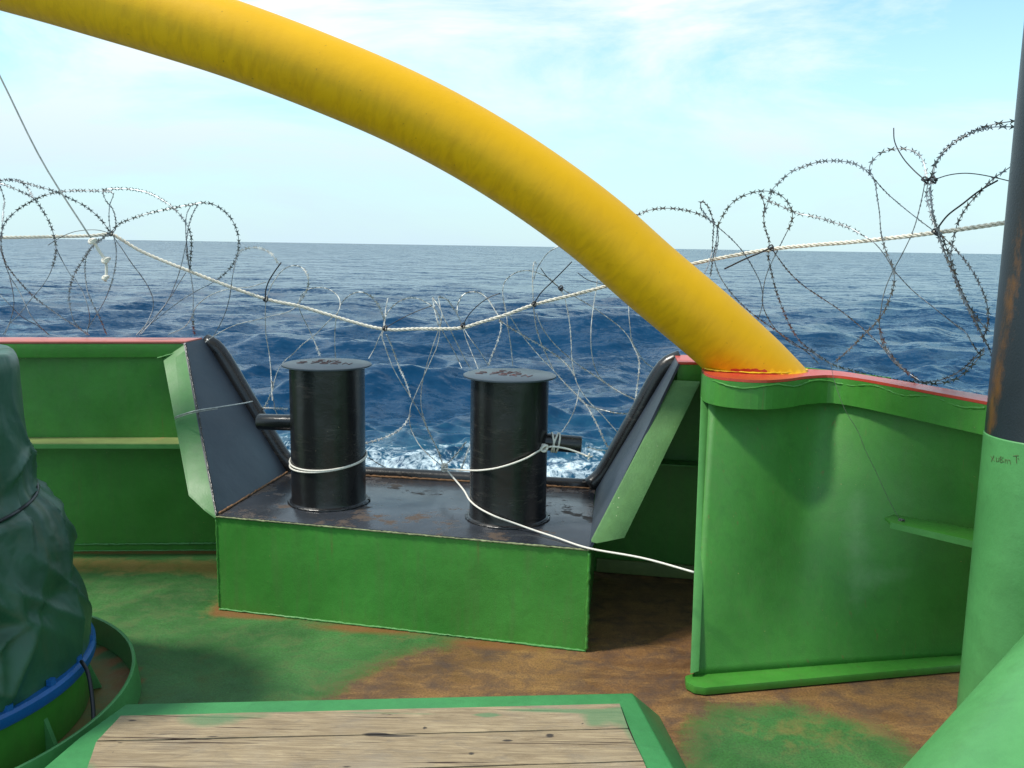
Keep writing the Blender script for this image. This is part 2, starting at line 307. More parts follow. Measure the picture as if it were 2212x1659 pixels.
# ------------------------------------------------------------------ sea
SZ=-2.6
def build_sea():
    hh=H-SZ
    t=np.r_[np.linspace(.62,.006,620),np.geomspace(.00595,.00022,110)]; D=hh/t
    az=np.linspace(-1.0,1.0,760); az=az*(.75+.25*az**2)*1.15
    X=D[:,None]*az[None,:]; Y=np.repeat(D[:,None],len(az),1)
    sp=np.maximum(np.gradient(D),D*(az[1]-az[0]))[:,None]
    Z=np.zeros_like(X); DX=np.zeros_like(X); DY=np.zeros_like(X)
    r=np.random.default_rng(11)
    lam=np.r_[np.geomspace(26,8,8),np.geomspace(7.5,1.6,36),np.geomspace(1.5,.35,50)]
    for i,l in enumerate(lam):
        th=math.radians(-68)+r.normal(0,.42 if l>7 else .62)
        k=2*math.pi/l; st=.020 if l>8 else (.027 if l>1.5 else .024)
        a=st*l/ (2*math.pi)*(.8 if l>7.6 else (2.0 if l>1.5 else 3.1))*r.uniform(.6,1.2)
        fade=np.clip((l/sp-2.2)/3,0,1)
        ph=k*(X*math.cos(th)+Y*math.sin(th))+r.uniform(0,6.28)
        s=np.sin(ph)*a*fade; c=np.cos(ph)*a*fade
        Z+=s; DX+=c*math.cos(th)*.9; DY+=c*math.sin(th)*.9
    def ridge(cx,cy,amp,lx,ly,ang):
        ca,sa=math.cos(ang),math.sin(ang); u=(X-cx)*ca+(Y-cy)*sa; v=-(X-cx)*sa+(Y-cy)*ca
        return amp*np.exp(-(u/lx)**2)*(np.exp(-(v/ly)**2)-.55*np.exp(-((v+2.1*ly)/(ly*1.2))**2))
    Z+=ridge(2.0,43,.95,8.0,2.6,-.12)+ridge(-9,37,.35,6,2.4,.08)+ridge(-3.5,27,.30,5,1.7,.05)+ridge(16,38,.5,6,2.2,-.1)+ridge(24,60,.5,8,3,0)+ridge(7,24,.2,3,1.5,.2)
    Z=Z+SZ
    fo=np.clip((21.5-Y)/5,0,1)*.33+np.clip((28-Y)/9,0,1)*.2
    fo+=.55*np.exp(-((X+4.6)/1.5)**2-((Y-17.0)/1.5)**2)+.35*np.exp(-((X+1.0)/2.0)**2-((Y-16.5)/1.2)**2)+.3*np.exp(-((X+9.3)/.5)**2-((Y-33)/.8)**2)+.12*np.exp(-((X-3)/2.5)**2-((Y-17.5)/2)**2)
    aer=np.clip((24-Y)/7,0,1)
    V=np.stack([X+DX,Y+DY,Z],-1).reshape(-1,3).astype(np.float32); nr,nc=X.shape
    idx=np.arange(nr*nc).reshape(nr,nc); Q=np.stack([idx[:-1,:-1],idx[:-1,1:],idx[1:,1:],idx[1:,:-1]],-1).reshape(-1,4).astype(np.int32)
    me=bpy.data.meshes.new('water'); me.vertices.add(len(V)); me.vertices.foreach_set('co',V.ravel())
    me.loops.add(Q.size); me.loops.foreach_set('vertex_index',Q.ravel()); me.polygons.add(len(Q))
    me.polygons.foreach_set('loop_start',np.arange(0,Q.size,4,dtype=np.int32)); me.polygons.foreach_set('use_smooth',np.ones(len(Q),bool))
    me.update(calc_edges=True)
    far=np.clip(1+1.25*np.log10(np.maximum(Y,20)/20),1,3.2)
    for k_,arr in (('foam',fo),('aer',aer),('far',far)):
        a=me.attributes.new(k_,'FLOAT','POINT'); a.data.foreach_set('value',arr.ravel().astype(np.float32))
    me.materials.append(M['sea']); o=bpy.data.objects.new('water',me); COL.objects.link(o); o['kind']='structure'
build_sea()
# ------------------------------------------------------------------ deck
def bil(a,b,c,d,nu,nv):
    a,b,c,d=map(np.array,(a,b,c,d)); V=[]
    for j in range(nv+1):
        for i in range(nu+1):
            s,t=i/nu,j/nv; V.append((a*(1-s)+b*s)*(1-t)+(d*(1-s)+c*s)*t)
    Fc=[(j*(nu+1)+i,j*(nu+1)+i+1,(j+1)*(nu+1)+i+1,(j+1)*(nu+1)+i) for j in range(nv) for i in range(nu)]
    return V,Fc
def segdist(p,a,b):
    p,a,b=map(np.array,(p,a,b)); ab=b-a; t=np.clip(((p-a)@ab)/(ab@ab),0,1); return np.linalg.norm(p-a-ab*t)
def sdpoly(p,P):
    d=min(segdist(p,P[i],P[(i+1)%len(P)]) for i in range(len(P))); x,y=p; ins=False; j=len(P)-1
    for i in range(len(P)):
        if (P[i][1]>y)!=(P[j][1]>y) and x<(P[j][0]-P[i][0])*(y-P[i][1])/(P[j][1]-P[i][1])+P[i][0]: ins=not ins
        j=i
    return d if ins else -d
BROWN=[(-.80,2.9),(-.62,3.2),(-.446,3.45),(-.15,3.62),(.3,3.5),(.45,4.6),(1.2,4.6),(2.6,3.6),(2.6,1.0),(1.5,1.8),(1.38,2.75),(1.3,2.96),(1.05,3.12),(.78,3.08),(.66,2.98),(.60,2.7),(.5,2.6),(-.80,2.75)]
RC=(-2.12,2.85)
xs=np.r_[-6,-4,np.arange(-3,2.61,.05),3.4]; ymax=lambda x:np.interp(x,[-6,-2.3,-1.6,.5,.95,1.3,1.9,3.4],[4.62,4.66,4.70,4.47,4.40,4.15,3.6,3.5])
nv=70; V=[];br=[];ed=[];oc=[]
for x in xs:
    for j in range(nv+1):
        t=j/nv; y=-2.5+(ymax(x)+2.5)*(1-(1-t)**1.35); V.append((x,y,0)); p=(x,y)
        inr=(-3<x<2.61 and y>1.5)
        rd=math.hypot(x-RC[0],y-RC[1]); br.append((.5 if rd<.8 else float(np.clip(.5+sdpoly(p,BROWN)/.34,0,1))) if inr else .0)
        if inr:
            d=min(segdist(p,(-3,4.60),(-1.5,4.66)),segdist(p,(-1.312,3.87),(-1.25,4.7)),segdist(p,(-1.312,3.87),(.33,3.49)))
            d=min(d,abs(rd-.77) if rd<.8 else 9); ed.append(math.exp(-(d/.036)**2)*1.15)
            oc.append((.6 if rd<.8 else 0)+.85*math.exp(-((y-4.42)/.14)**2)*(x<-1.2)+.55*math.exp(-(segdist(p,(-1.36,3.9),(-1.3,4.5))/.1)**2)+.35*math.exp(-(segdist(p,(-1.3,3.78),(-.3,3.58))/.08)**2)+.45*math.exp(-((x-1.2)/.5)**2-((y-2.95)/.15)**2)+.25*math.exp(-((x-.9)/.3)**2-((y-2.7)/.3)**2))
        else: ed.append(0); oc.append(0)
n=nv+1
Fc=[(i*n+j,(i+1)*n+j,(i+1)*n+j+1,i*n+j+1) for i in range(len(xs)-1) for j in range(nv)]
dk=mesh('deck',V,Fc,M['deck'],attrs=dict(brown=br,edge=ed,ochre=oc)); dk['kind']='structure'
# hull side below the deck edge
hp=[(-6,4.70),(-2.3,4.74),(-1.6,4.78),(.5,4.55),(.95,4.50),(1.34,4.24),(1.92,3.72),(3.4,3.62)]
mb=MB(); 
for a,b in zip(hp[:-1],hp[1:]): mb.add([(a[0],a[1],-.004),(b[0],b[1],-.004),(b[0],b[1]-.15,SZ-.8),(a[0],a[1]-.15,SZ-.8)],[(0,1,2,3)])
mb.add([(x,y,-.004) for x,y in hp]+[(x,y-.2,-.004) for x,y in hp],[(i,i+1,len(hp)+i+1,len(hp)+i) for i in range(len(hp)-1)])
hl=mb.build('hull',M['slate']); hl['kind']='structure'
ZC=1.132
# ------------------------------------------------------------------ left bulwark
lb=thing('bulwark','green steel bulwark with thin pale red cap, left of the black mooring platform','bulwark')
def wallx(x): return 4.634+(x+2.341)*.069   # inner face line
V,Fc=poly([(-6,wallx(-6),0),(-1.27,wallx(-1.27),0),(-1.235,wallx(-1.235),.43),(-1.70,wallx(-1.70),1.05),(-1.73,wallx(-1.73),ZC-.011),(-6,wallx(-6),ZC-.01)],(0,.012,0))
mb=MB(); mb.add(V,Fc); mb.build('plate',M['green'],lb)
def ycap(x): return 4.527+(x+2.585)*.155
mb=MB(); mb.add(*poly([(-6,ycap(-6),ZC-.01),(-1.70,ycap(-1.70),ZC-.01),(-1.68,ycap(-1.7)+.20,ZC-.01),(-6,ycap(-6)+.30,ZC-.01)],(0,0,.011))); mb.build('cap',M['redpale'],lb,bevel=.002)
mb=MB(); mb.add(*poly([(-6,ycap(-6)+.002,ZC-.082),(-1.715,ycap(-1.715)+.002,ZC-.082),(-1.70,ycap(-1.7)+.002,ZC-.012),(-6,ycap(-6)+.002,ZC-.012)],(0,.010,0))); mb.build('fascia',M['green'],lb,bevel=.002)
mb=MB(); mb.add(*poly([(-6,wallx(-6)-.001,.612),(-1.42,wallx(-1.42)-.001,.612),(-1.50,wallx(-1.6)-.15,.612),(-6,wallx(-6)-.15,.612)],(0,0,.010)))
st=mb.build('stiffener',M['olive'],lb,bevel=.002)
mb=MB(); mb.add(*poly([(-6,wallx(-6)-.153,.596),(-1.53,wallx(-1.53)-.153,.596),(-1.53,wallx(-1.53)-.153,.618),(-6,wallx(-6)-.153,.618)],(0,-.006,0))); mb.build('stiffener_lip',M['green_lit'],lb)
mb=MB(); mb.add(*bead([(-4,wallx(-4)-.006,.035),(-1.28,wallx(-1.28)-.006,.04)],.006)); mb.add(*bead([(-4,wallx(-4)-.01,.003),(-1.28,wallx(-1.28)-.01,.003)],.004))
mb.add(*bead([(-1.84,ycap(-1.84)-.001,ZC-.085),(-1.705,ycap(-1.7)-.004,ZC-.045)],.004))
mb.build('weld_bead',M['green_lit'],lb)
# ------------------------------------------------------------------ mooring platform (black well with green front)
pf=thing('mooring_platform','raised steel platform, green front and black top, set in the gap of the bulwark','platform')
hB=.445; FL=np.array([-1.307,3.885,0]);FR=np.array([.322,3.515,0]);BR=np.array([.435,4.42,0]);BL=np.array([-1.185,4.68,0])
Z=lambda p,z:np.array([p[0],p[1],z])
mb=MB(); mb.add(*poly([Z(FL,0.002),Z(FR,0.002),Z(FR,hB-.012),Z(FL,hB-.012)],(.003,.012,0))); mb.build('front_plate',M['green_box'],pf)
mb=MB(); mb.add(*poly([Z(FR,.002)+[-.001,.013,0],Z(BR,.002),Z(BR,hB-.012),Z(FR,hB-.012)+[-.001,.013,0]],(-.012,0,0))); mb.build('side_plate',M['green_box'],pf); mb=MB(); mb.add(*poly([Z(FL,.002)+[.001,.013,0],Z(BL,.002),Z(BL,hB-.012),Z(FL,hB-.012)+[.001,.013,0]],(.012,0,0))); mb.build('side_plate',M['green_box'],pf)
e=.004; V,Fc=bil(Z(FL,hB)+[-e,-e,0],Z(FR,hB)+[e,-e,0],Z(BR,hB)+[0,.06,0],Z(BL,hB)+[0,.06,0],1,1)
mb=MB(); mb.add(*poly([V[0],V[1],V[3],V[2]],(0,0,-.012))); mb.build('top_plate',M['black_flat'],pf,bevel=.003)
TL=np.array([-1.70,4.664,ZC-.005]); TLb=np.array([-1.665,4.90,ZC-.005]); TR=np.array([.765,4.13,ZC-.005]); TRb=np.array([.80,4.42,ZC-.005])
BLb=np.array([-1.18,4.70,hB]); BRb=np.array([.437,4.46,hB])
mb=MB(); mb.add(*poly([Z(FL,hB),BLb,TLb,TL],(-.010,0,-.004))); mb.build('wing_plate',M['slate'],pf)
mb=MB(); mb.add(*poly([Z(FR,hB),BRb,TRb,TR],(.010,0,-.004))); mb.build('wing_plate',M['slate'],pf)
mb=MB(); rr=.044; rim=[TLb+[.01,.0,.0],TLb*.9+BLb*.1+[.012,0,0],TLb*.5+BLb*.5+[.012,0,0],BLb+[.03,.0,.03]]
mb.add(*tube(catmull([TLb+[-.01,-.0,-.02],TLb*.93+BLb*.07+[.012,0,.0],TLb*.5+BLb*.5+[.012,0,0],TLb*.07+BLb*.93+[.012,0,.0],BLb+[.05,-.01,.005]],.03),rr,14)); mb.build('round_rim',M['black'],pf,smooth=True)
mb=MB(); mb.add(*tube(catmull([TRb+[.03,0,-.012],TRb*.93+BRb*.07+[-.012,0,0],TRb*.5+BRb*.5+[-.012,0,0],TRb*.07+BRb*.93+[-.012,0,0],BRb+[-.04,-.01,.005]],.03),rr,14)); mb.build('round_rim',M['black'],pf,smooth=True)
mb=MB(); mb.add(*tube(catmull([BLb+[.02,.01,.0],BLb*.5+BRb*.5+[0,.02,0],BRb+[-.02,.01,.0]],.1),.038,14)); mb.build('back_rim',M['black'],pf,smooth=True)
# green strips (flanges along the wings)
v=(Z(FL,hB)-TL); vn=v/np.linalg.norm(v)
def strip(a,b,px,wd,name,m):
    a=np.array(a);b=np.array(b)
s0=TL+[0,-.006,-.012]; s1=Z(FL,hB)+[0,-.014,-.005]
P=[s0,s0+(s1-s0)*.02,s1+[-.0,0,-.01],s1+(s0-s1)*.03+[-.045,0,0],s1+(s0-s1)*.105+[-.105,0,0],s0+[-.118,0,-.072],s0+[-.06,0,-.035]]
mb=MB(); mb.add(*poly(P,(0,.009,.008)));mb.build('flange_strip',M['green_strip'],pf,bevel=.002)
t0=aty(1466,783,4.13); t1=aty(1455,830,4.08); t2=aty(1512,828,4.06); t3=aty(1400,1060,3.72); t4=aty(1349,1162,3.585); t5=aty(1290,1174,3.50); t6=aty(1277,1171,3.50)
P=[t1+(t0-t1)*.1,t2,t4,t5,t6]
mb=MB(); mb.add(*poly(P,(0,.009,.008))); mb.build('flange_strip',M['green_rough'],pf,bevel=.002)
mb=MB(); mb.add(*bead([Z(FL,hB)+[.004,-.008,0],TL+[.004,-.008,-.01]],.006,.010)); mb.build('paint_edge',M['black'],pf,smooth=True)
mb=MB(); mb.add(*bead([FR+[.002,.0,.01],FR+[.002,0,hB-.02]],.0085,.011)); mb.build('corner_weld',M['green_box'],pf,smooth=True)
mb=MB(); mb.add(*bead([FL+[-.002,.0,.01],FL+[-.002,0,hB-.02]],.005,.010)); mb.build('corner_weld',M['green_box'],pf,smooth=True)
mb=MB(); mb.add(*bead([FL+[0,-.002,.005],FR+[0,-.002,.005]],.0055)); mb.build('foot_weld',M['green_lit'],pf,smooth=True)
mb=MB(); mb.add(*bead([Z(FL,hB)+[.01,.01,.004],BLb+[0,-.05,.004]],.006)); mb.add(*bead([BLb+[.03,-.04,.004],BRb+[-.03,-.04,.004]],.006)); mb.build('seam_weld',simple('rusty seam',(.24,.12,.05),.8,0,40,.5),pf,smooth=True)
mb=MB(); mb.add(*bead([Z(FL,hB)+[.0,-.006,-.006],Z(FR,hB)+[.0,-.006,-.006]],.0045,.009)); mb.build('edge_weld',simple('scuffed edge paint',(.30,.33,.17),.8,0,40,.6),pf,smooth=True)
# ------------------------------------------------------------------ back bulwark in the recess
bb=thing('bulwark','short green bulwark in the shaded recess behind the arch foot, bright red cap end','bulwark')
bp=[(.40,4.47),(.80,4.40),(1.0,4.36),(1.34,4.12),(1.62,3.82)]
mb=MB()
for (a,b),z0 in zip(zip(bp[:-1],bp[1:]),(0,0,0,0)):
    mb.add(*poly([(a[0],a[1],0),(b[0],b[1],0),(b[0],b[1],ZC-.012),(a[0],a[1],ZC-.012 if a[0]>.7 else .43)],(.004,.012,0)))
mb.build('plate',M['green'],bb)
mb=MB(); mb.add(*poly([(.765,4.135,ZC-.011),(.95,4.15,ZC-.011),(1.15,4.02,ZC-.011),(1.30,3.98,ZC-.011),(1.2,4.3,ZC-.011),(.96,4.42,ZC-.011),(.80,4.42,ZC-.011)],(0,0,.012))); mb.build('cap',M['red'],bb,bevel=.002)
mb=MB(); mb.add(*poly([(.762,4.133,ZC-.105),(.95,4.148,ZC-.105),(.95,4.148,ZC-.012),(.765,4.133,ZC-.012)],(0,.009,0))); mb.add(*poly([(.95,4.148,ZC-.105),(1.10,4.05,ZC-.105),(1.10,4.05,ZC-.012),(.95,4.148,ZC-.012)],(0,.009,0))); mb.build('fascia',M['green'],bb,bevel=.002)
mb=MB(); mb.add(*poly([(.60,4.43,.60),(.80,4.395,.60),(1.0,4.355,.60),(1.0,4.25,.60),(.8,4.29,.60),(.58,4.33,.60)],(0,0,.01))); mb.build('stiffener',M['green'],bb,bevel=.002)
mb=MB(); mb.add(*poly([(.45,4.455,0.004),(1.0,4.355,0.004),(1.0,4.335,0.004),(.45,4.435,0.004)],(0,0,.07))); mb.build('foot_bar',M['olive'],bb,bevel=.003)
# ------------------------------------------------------------------ right bulwark (twisted plate under the arch foot)
rb=thing('bulwark','tall green bulwark with bulging red cap carrying the yellow arch, beside the crane post','bulwark')
cap_front=cp(0,[(1515,797),(1519,801),(1532,809),(1560,815),(1600,819),(1650,821),(1700,818),(1745,812),(1800,810),(1850,816),(1925,829),(2000,843),(2070,856),(2145,870)])
CFz=np.array([atz(x,y,ZC) for x,y in cap_front]); CFz[0]=[.83,3.90,ZC]; CFs=catmull(CFz,.03)
fz=.108
top=catmull([(.85,3.84,1.08),(1.0,3.82,1.08),(1.15,3.84,1.08),(1.28,3.88,1.08),(1.38,3.885,1.08),(1.47,3.78,1.08),(1.62,3.50,1.08),(1.80,3.14,1.08)],.03)
base=np.array([(.715,3.262,0.03),(1.90,3.49,0.03)])
nu=60; s=np.linspace(0,1,nu+1); tl=np.r_[0,np.cumsum(np.linalg.norm(np.diff(top,axis=0),axis=1))]; tl/=tl[-1]
T_=np.c_[[np.interp(s**.9,tl,top[:,k]) for k in range(3)]].T; B_=base[0]*(1-s[:,None])+base[1]*s[:,None]
nvv=40; V=[];chalk_w=[]  # weight of the chalky scuff patch per vertex
for j in range(nvv+1):
    t=j/nvv; tt=t
    for i in range(nu+1):
        p=B_[i]*(1-tt)+T_[i]*tt; sag=.05*math.sin(math.pi*t)*math.sin(math.pi*s[i]); V.append(p+np.array([0,sag,0])); 
        u=s[i]; chalk_w.append(max(0,1-abs(u-.52+.10*(t-.5))/.13)*max(0,1-abs(t-.42)/.42)+.8*math.exp(-((u-.68)/.12)**2-((t-.30-.3*(u-.6))/.05)**2))
Fq=[(j*(nu+1)+i,j*(nu+1)+i+1,(j+1)*(nu+1)+i+1,(j+1)*(nu+1)+i) for j in range(nvv) for i in range(nu)]
def plate_mat():
    m=paint('green bulwark plate paint',(.044,.205,.024),.52,.14,chips=(.35,.3,.1),streak=.1); t=m.node_tree; N,L=t.nodes,t.links; b=N['Principled BSDF']
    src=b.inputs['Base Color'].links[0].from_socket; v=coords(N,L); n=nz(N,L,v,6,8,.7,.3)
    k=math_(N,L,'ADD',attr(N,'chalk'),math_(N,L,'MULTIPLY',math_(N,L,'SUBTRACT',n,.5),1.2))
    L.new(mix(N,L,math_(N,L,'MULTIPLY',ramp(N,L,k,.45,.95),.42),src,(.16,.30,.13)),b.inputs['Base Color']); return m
pl=mesh('plate',V,Fq,plate_mat(),rb,True,dict(chalk=chalk_w))
sm=pl.modifiers.new('thick','SOLIDIFY'); sm.thickness=.012; sm.offset=1
# left edge strip
E0=np.array([.703,3.262,.02]); E1=aty(1515,858,3.87)
E2=aty(1527,870,3.88)
mb=MB(); A0=aty(1491,1456,3.235); A1=aty(1510,1450,3.235); Bt=aty(1514,858,3.83); Bt2=aty(1541,868,3.83); Bm=aty(1536,935,3.77); Bm2=aty(1533,985,3.72)
mb.add(*poly([A0,A1,Bm2,Bm,Bt2,Bt],(0.006,.03,0))); mb.build('edge_strip',M['green_lit'],rb,bevel=.003)
# fascia
V=[];n=len(CFs)
for p in CFs: V.append((p[0],p[1],ZC-.012)); V.append((p[0],p[1],ZC-fz-.012))
Fq=[(2*i,2*i+1,2*i+3,2*i+2) for i in range(n-1)]
fo=mesh('fascia',V,Fq,M['green'],rb,False); sm=fo.modifiers.new('thick','SOLIDIFY'); sm.thickness=.010; sm.offset=0
bk=catmull([(.83,3.92,ZC),(.86,3.99,ZC),(1.0,4.05,ZC),(1.18,4.03,ZC),(1.31,3.97,ZC),(1.42,3.93,ZC),(1.54,3.74,ZC),(1.77,3.27,ZC),(1.84,3.13,ZC)],.03)
def resamp(P,n):
    l=np.r_[0,np.cumsum(np.linalg.norm(np.diff(P,axis=0),axis=1))]; l/=l[-1]; s=np.linspace(0,1,n); return np.c_[[np.interp(s,l,P[:,k]) for k in range(3)]].T
n=70; a=resamp(CFs,n); b=resamp(bk,n); V=[];
for i in range(n):
    V+= [a[i]+[0,-.004,0],b[i],b[i]-[0,0,.011],a[i]+[0,-.004,-.011]]
Fq=[(4*i+j,4*i+(j+1)%4,4*i+4+(j+1)%4,4*i+4+j) for i in range(n-1) for j in range(4)]+[(3,2,1,0),tuple(4*(n-1)+j for j in range(4))]
mb=MB(); mb.add(V,Fq); mb.build('cap',M['red'],rb)
mb=MB(); mb.add(*bead([p+[0,-.007,-.028+.008*math.sin(i*.7)] for i,p in enumerate(CFs[4:-1])],.005)); mb.build('weld_bead',M['green'],rb,smooth=True)
# kerb at the foot
k0=aty(1480,1462,3.215); 
K=[(.675,3.20),(.70,3.165),(.74,3.155),(1.90,3.40),(1.90,3.50),(.715,3.27),(.68,3.25)]
mb=MB(); mb.add(*poly([(x,y,.004) for x,y in K],(0,0,.032))); mb.build('foot_kerb',M['green'],rb,bevel=.008)
# stiffener on the plate
def plate_pt(u,t):
    i=u*nu; i0=min(int(i),nu-1); fr=i-i0; b_=B_[i0]*(1-fr)+B_[i0+1]*fr; t_=T_[i0]*(1-fr)+T_[i0+1]*fr; p=b_*(1-t)+t_*t; p=p+np.array([0,.05*math.sin(math.pi*t)*math.sin(math.pi*u),0]); return p
a0=aty(1910,1122,3.36); a1=aty(1922,1133,3.30); a2=aty(2120,1180,3.16); a3=aty(2120,1150,3.30); a4=aty(1932,1116,3.40)
zz=[a0,a1,a2,a3,a4]
mb=MB(); mb.add(*poly(zz,(0,0,.010))); mb.build('stiffener',M['green'],rb,bevel=.003)
mb=MB(); mb.add(*poly([a1+[0,-.003,-.012],a2+[0,-.003,-.012],a2+[0,-.003,.014],a1+[0,-.003,.010]],(0,-.006,0))); mb.build('stiffener_lip',M['green_lit'],rb)
# ------------------------------------------------------------------ yellow arch
cl=[(1712,880),(1655,820),(1620,785),(1540,712),(1405,598),(1290,497),(1162,402),(1025,315),(876,236),(700,160),(509,88),(360,40),(226,0),(60,-48),(-150,-100),(-450,-140)]
YA=3.93; pts=[aty(x,y,YA) for x,y in cl]
last=pts[-1]; pts+= [last+[-.6,0,-.10],last+[-1.2,0,-.42],last+[-1.9,0,-1.05],last+[-2.5,0,-1.8],np.array([last[0]-2.9,YA+.4,1.1])]
P=catmull(pts,.03); T,A,B=frames(P); k=48; a=np.linspace(0,2*math.pi,k,endpoint=False); R=.1555
V=(P[:,None]+R*(np.cos(a)[None,:,None]*A[:,None]+np.sin(a)[None,:,None]*B[:,None]))
# cut the foot flat on the cap
n=len(P)
nv3=V.copy(); low=nv3[...,2]<ZC-.004
for i in range(n):
    if i<60:
        for j in range(k):
            if nv3[i,j,2]<ZC-.003:
                d=T[i]; t=(ZC-.003-nv3[i,j,2])/d[2] if abs(d[2])>1e-3 else 0; nv3[i,j]+=d*t
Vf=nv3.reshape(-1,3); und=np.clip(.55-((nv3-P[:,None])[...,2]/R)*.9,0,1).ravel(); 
foot=np.clip(1-(Vf[:,2]-ZC)/.10,0,1)*np.exp(-((Vf[:,0]-1.0)/.12)**2)*np.clip((3.88-Vf[:,1])/.08,0,1)*.72+np.clip(1-(Vf[:,2]-ZC)/.014,0,1)*.55
Fq=[(i*k+j,i*k+(j+1)%k,(i+1)*k+(j+1)%k,(i+1)*k+j) for i in range(n-1) for j in range(k)]
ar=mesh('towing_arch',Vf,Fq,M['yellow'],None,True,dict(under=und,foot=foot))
uv=ar.data.uv_layers.new(name='UVMap'); ar.data
loops=np.zeros(len(ar.data.loops),int); ar.data.loops.foreach_get('vertex_index',loops)
uvs=np.c_[(loops//k)*.03,(loops%k)/k*.95]; uv.data.foreach_set('uv',uvs.ravel().astype(np.float32))
tag(ar,'thick curved yellow steel tube arching up over the stern from the red bulwark cap','towing arch')
# paint lip round the arch foot
arot=[]
cc=[]
for j in range(k):
    i=int(np.argmax(V[:,j,2]>=ZC)); cc.append(V[i,j]*[1,1,0]+[0,0,ZC])
cc=np.array(cc)
mb=MB(); ring=np.vstack([cc,cc[:1]]); mb.add(*bead([p+[0,0,.006] for p in ring[::2]],.0045)); mb.build('foot_weld',simple('bright yellow paint lip',(.85,.55,.01),.4),ar,smooth=True)
# ------------------------------------------------------------------ bollards
STROKES={'S':[[(1,.85),(.75,1),(.25,1),(0,.8),(.1,.58),(.9,.42),(1,.2),(.75,0),(.25,0),(0,.15)]],'W':[[(0,1),(.25,0),(.5,.7),(.75,0),(1,1)]],'L':[[(0,1),(0,0),(.9,0)]],
'2':[[(0,.8),(.3,1),(.8,1),(1,.75),(.8,.5),(0,0),(1,0)]],'7':[[(0,1),(1,1),(.4,0)]],'5':[[(1,1),(.1,1),(0,.55),(.7,.6),(1,.3),(.7,0),(0,.08)]],'K':[[(0,0),(0,1)],[(.9,1),(0,.45),(.95,0)]],'N':[[(0,0),(0,1),(.9,0),(.9,1)]]}
def letters(c,z,rot,off=(0,0),parent=None,sz=1.):
    mb=MB(); ca,sa=math.cos(rot),math.sin(rot)
    for txt,y0,cw in (('SWL',.035,.032),('275KN',-.045,.036)):
        adv=cw*1.5; x0=-adv*len(txt)/2
        for i,ch in enumerate(txt):
            for st in STROKES[ch]:
                P=[]
                for (u,v) in st:
                    x=x0+i*adv+u*cw; y=y0+v*.058
                    x,y=x*sz,y*sz; P.append((c[0]+off[0]+x*ca-y*sa,c[1]+off[1]+x*sa+y*ca,z+.0015))
                for q0,q1 in zip(P[:-1],P[1:]): mb.add(*tube(np.array([q0,q1]),.0012,6))
    return mb.build('lettering',M['weldred'],parent,smooth=True)
def bollard(c,ztop,rot,label,pin,off):
    t=thing('bollard',label,'bollard','black mooring bollards on the platform')
    prof=[(.172,0),(.172,ztop-hB-.013)]
    ks=72; mb=MB(); mb.add(*lathe([(.190,-.001),(.186,.006),(.175,.012),(.1722,.024),(.172,.2),(.172,ztop-hB-.0135)],(c[0],c[1],hB),ks)); b=mb.build('barrel',M['black'],t,smooth=True); b.data.set_sharp_from_angle(angle=math.radians(40))
    mb=MB(); mb.add(*lathe([(.198,0),(.2045,.003),(.2045,.009),(.199,.012)],(c[0],c[1],ztop-.012),ks)); b=mb.build('cap',M['capblack'],t,smooth=True); b.data.set_sharp_from_angle(angle=math.radians(30))
    letters(c,ztop,rot,off,b)
    a,bp_=pin; mb=MB(); d=bp_-a; L_=np.linalg.norm(d); d/=L_
    P=[a,a+d*.01,a+d*(L_-.006),bp_]; mb.add(*tube(np.array(P),[.038,.038,.038,.034],28)); q=mb.build('pin',M['black'],t,smooth=True); q.data.set_sharp_from_angle(angle=math.radians(40))
    mb=MB(); th=np.linspace(0,2*math.pi,40); mb.add(*bead([(c[0]+.186*math.cos(x),c[1]+.186*math.sin(x),hB+.003) for x in th],.007)); mb.build('foot_weld',M['black'],t,smooth=True)
    return t
c1=(-.857,4.14); c2=(-.010,3.93); dn=np.array([.976,-.218,0])
p1=aty(558,911,4.19); p1s=np.array([c1[0],c1[1],p1[2]+.006]); p2=aty(1256,961,3.88); p2s=np.array([c2[0],c2[1],p2[2]+.012])
bollard(c1,1.100,math.radians(-6),'black steel bollard whose short pin points left, loops of white cord round it',(p1s+(p1-p1s)*.5,p1),(.0,.02))
bollard(c2,1.093,math.radians(-22),'black steel bollard whose short pin points right with white cord knotted on it',(p2s+(p2-p2s)*.5,p2),(-.01,.0))
# ------------------------------------------------------------------ crane post and brace
RP=.18; pc=np.array([1.653+.882*RP,3.098-.471*RP,0]); zb=aty(2131,938,3.03)[2]
ps=thing('crane_post','large round post, black and rusty above and pale green below, at the right edge','post')
kk=72
V=[];Fq=[];rs=[]
zs=np.linspace(zb,4.35,60); 
for z in zs:
    for j in range(kk):
        a_=2*math.pi*j/kk; V.append((pc[0]+RP*math.cos(a_),pc[1]+RP*math.sin(a_),z))
        vx=math.degrees(a_)%360; dv=abs((vx-180-28*(z-1.2)+180)%360-180)   # rust streak on the side towards the platform
        rs.append(.66*math.exp(-(dv/15)**2)*math.exp(-max(0,abs(z-1.3)-.2)**2/.12))
Fq=[(i*kk+j,i*kk+(j+1)%kk,(i+1)*kk+(j+1)%kk,(i+1)*kk+j) for i in range(len(zs)-1) for j in range(kk)]
mesh('upper_tube',V,Fq,M['post'],ps,True,dict(rust=rs))
mb=MB(); mb.add(*lathe([(RP+.003,0),(RP+.003,zb-.004),(RP-.001,zb)],(pc[0],pc[1],0),kk)); q=mb.build('lower_tube',M['green_post'],ps,smooth=True); q.data.set_sharp_from_angle(angle=math.radians(40))
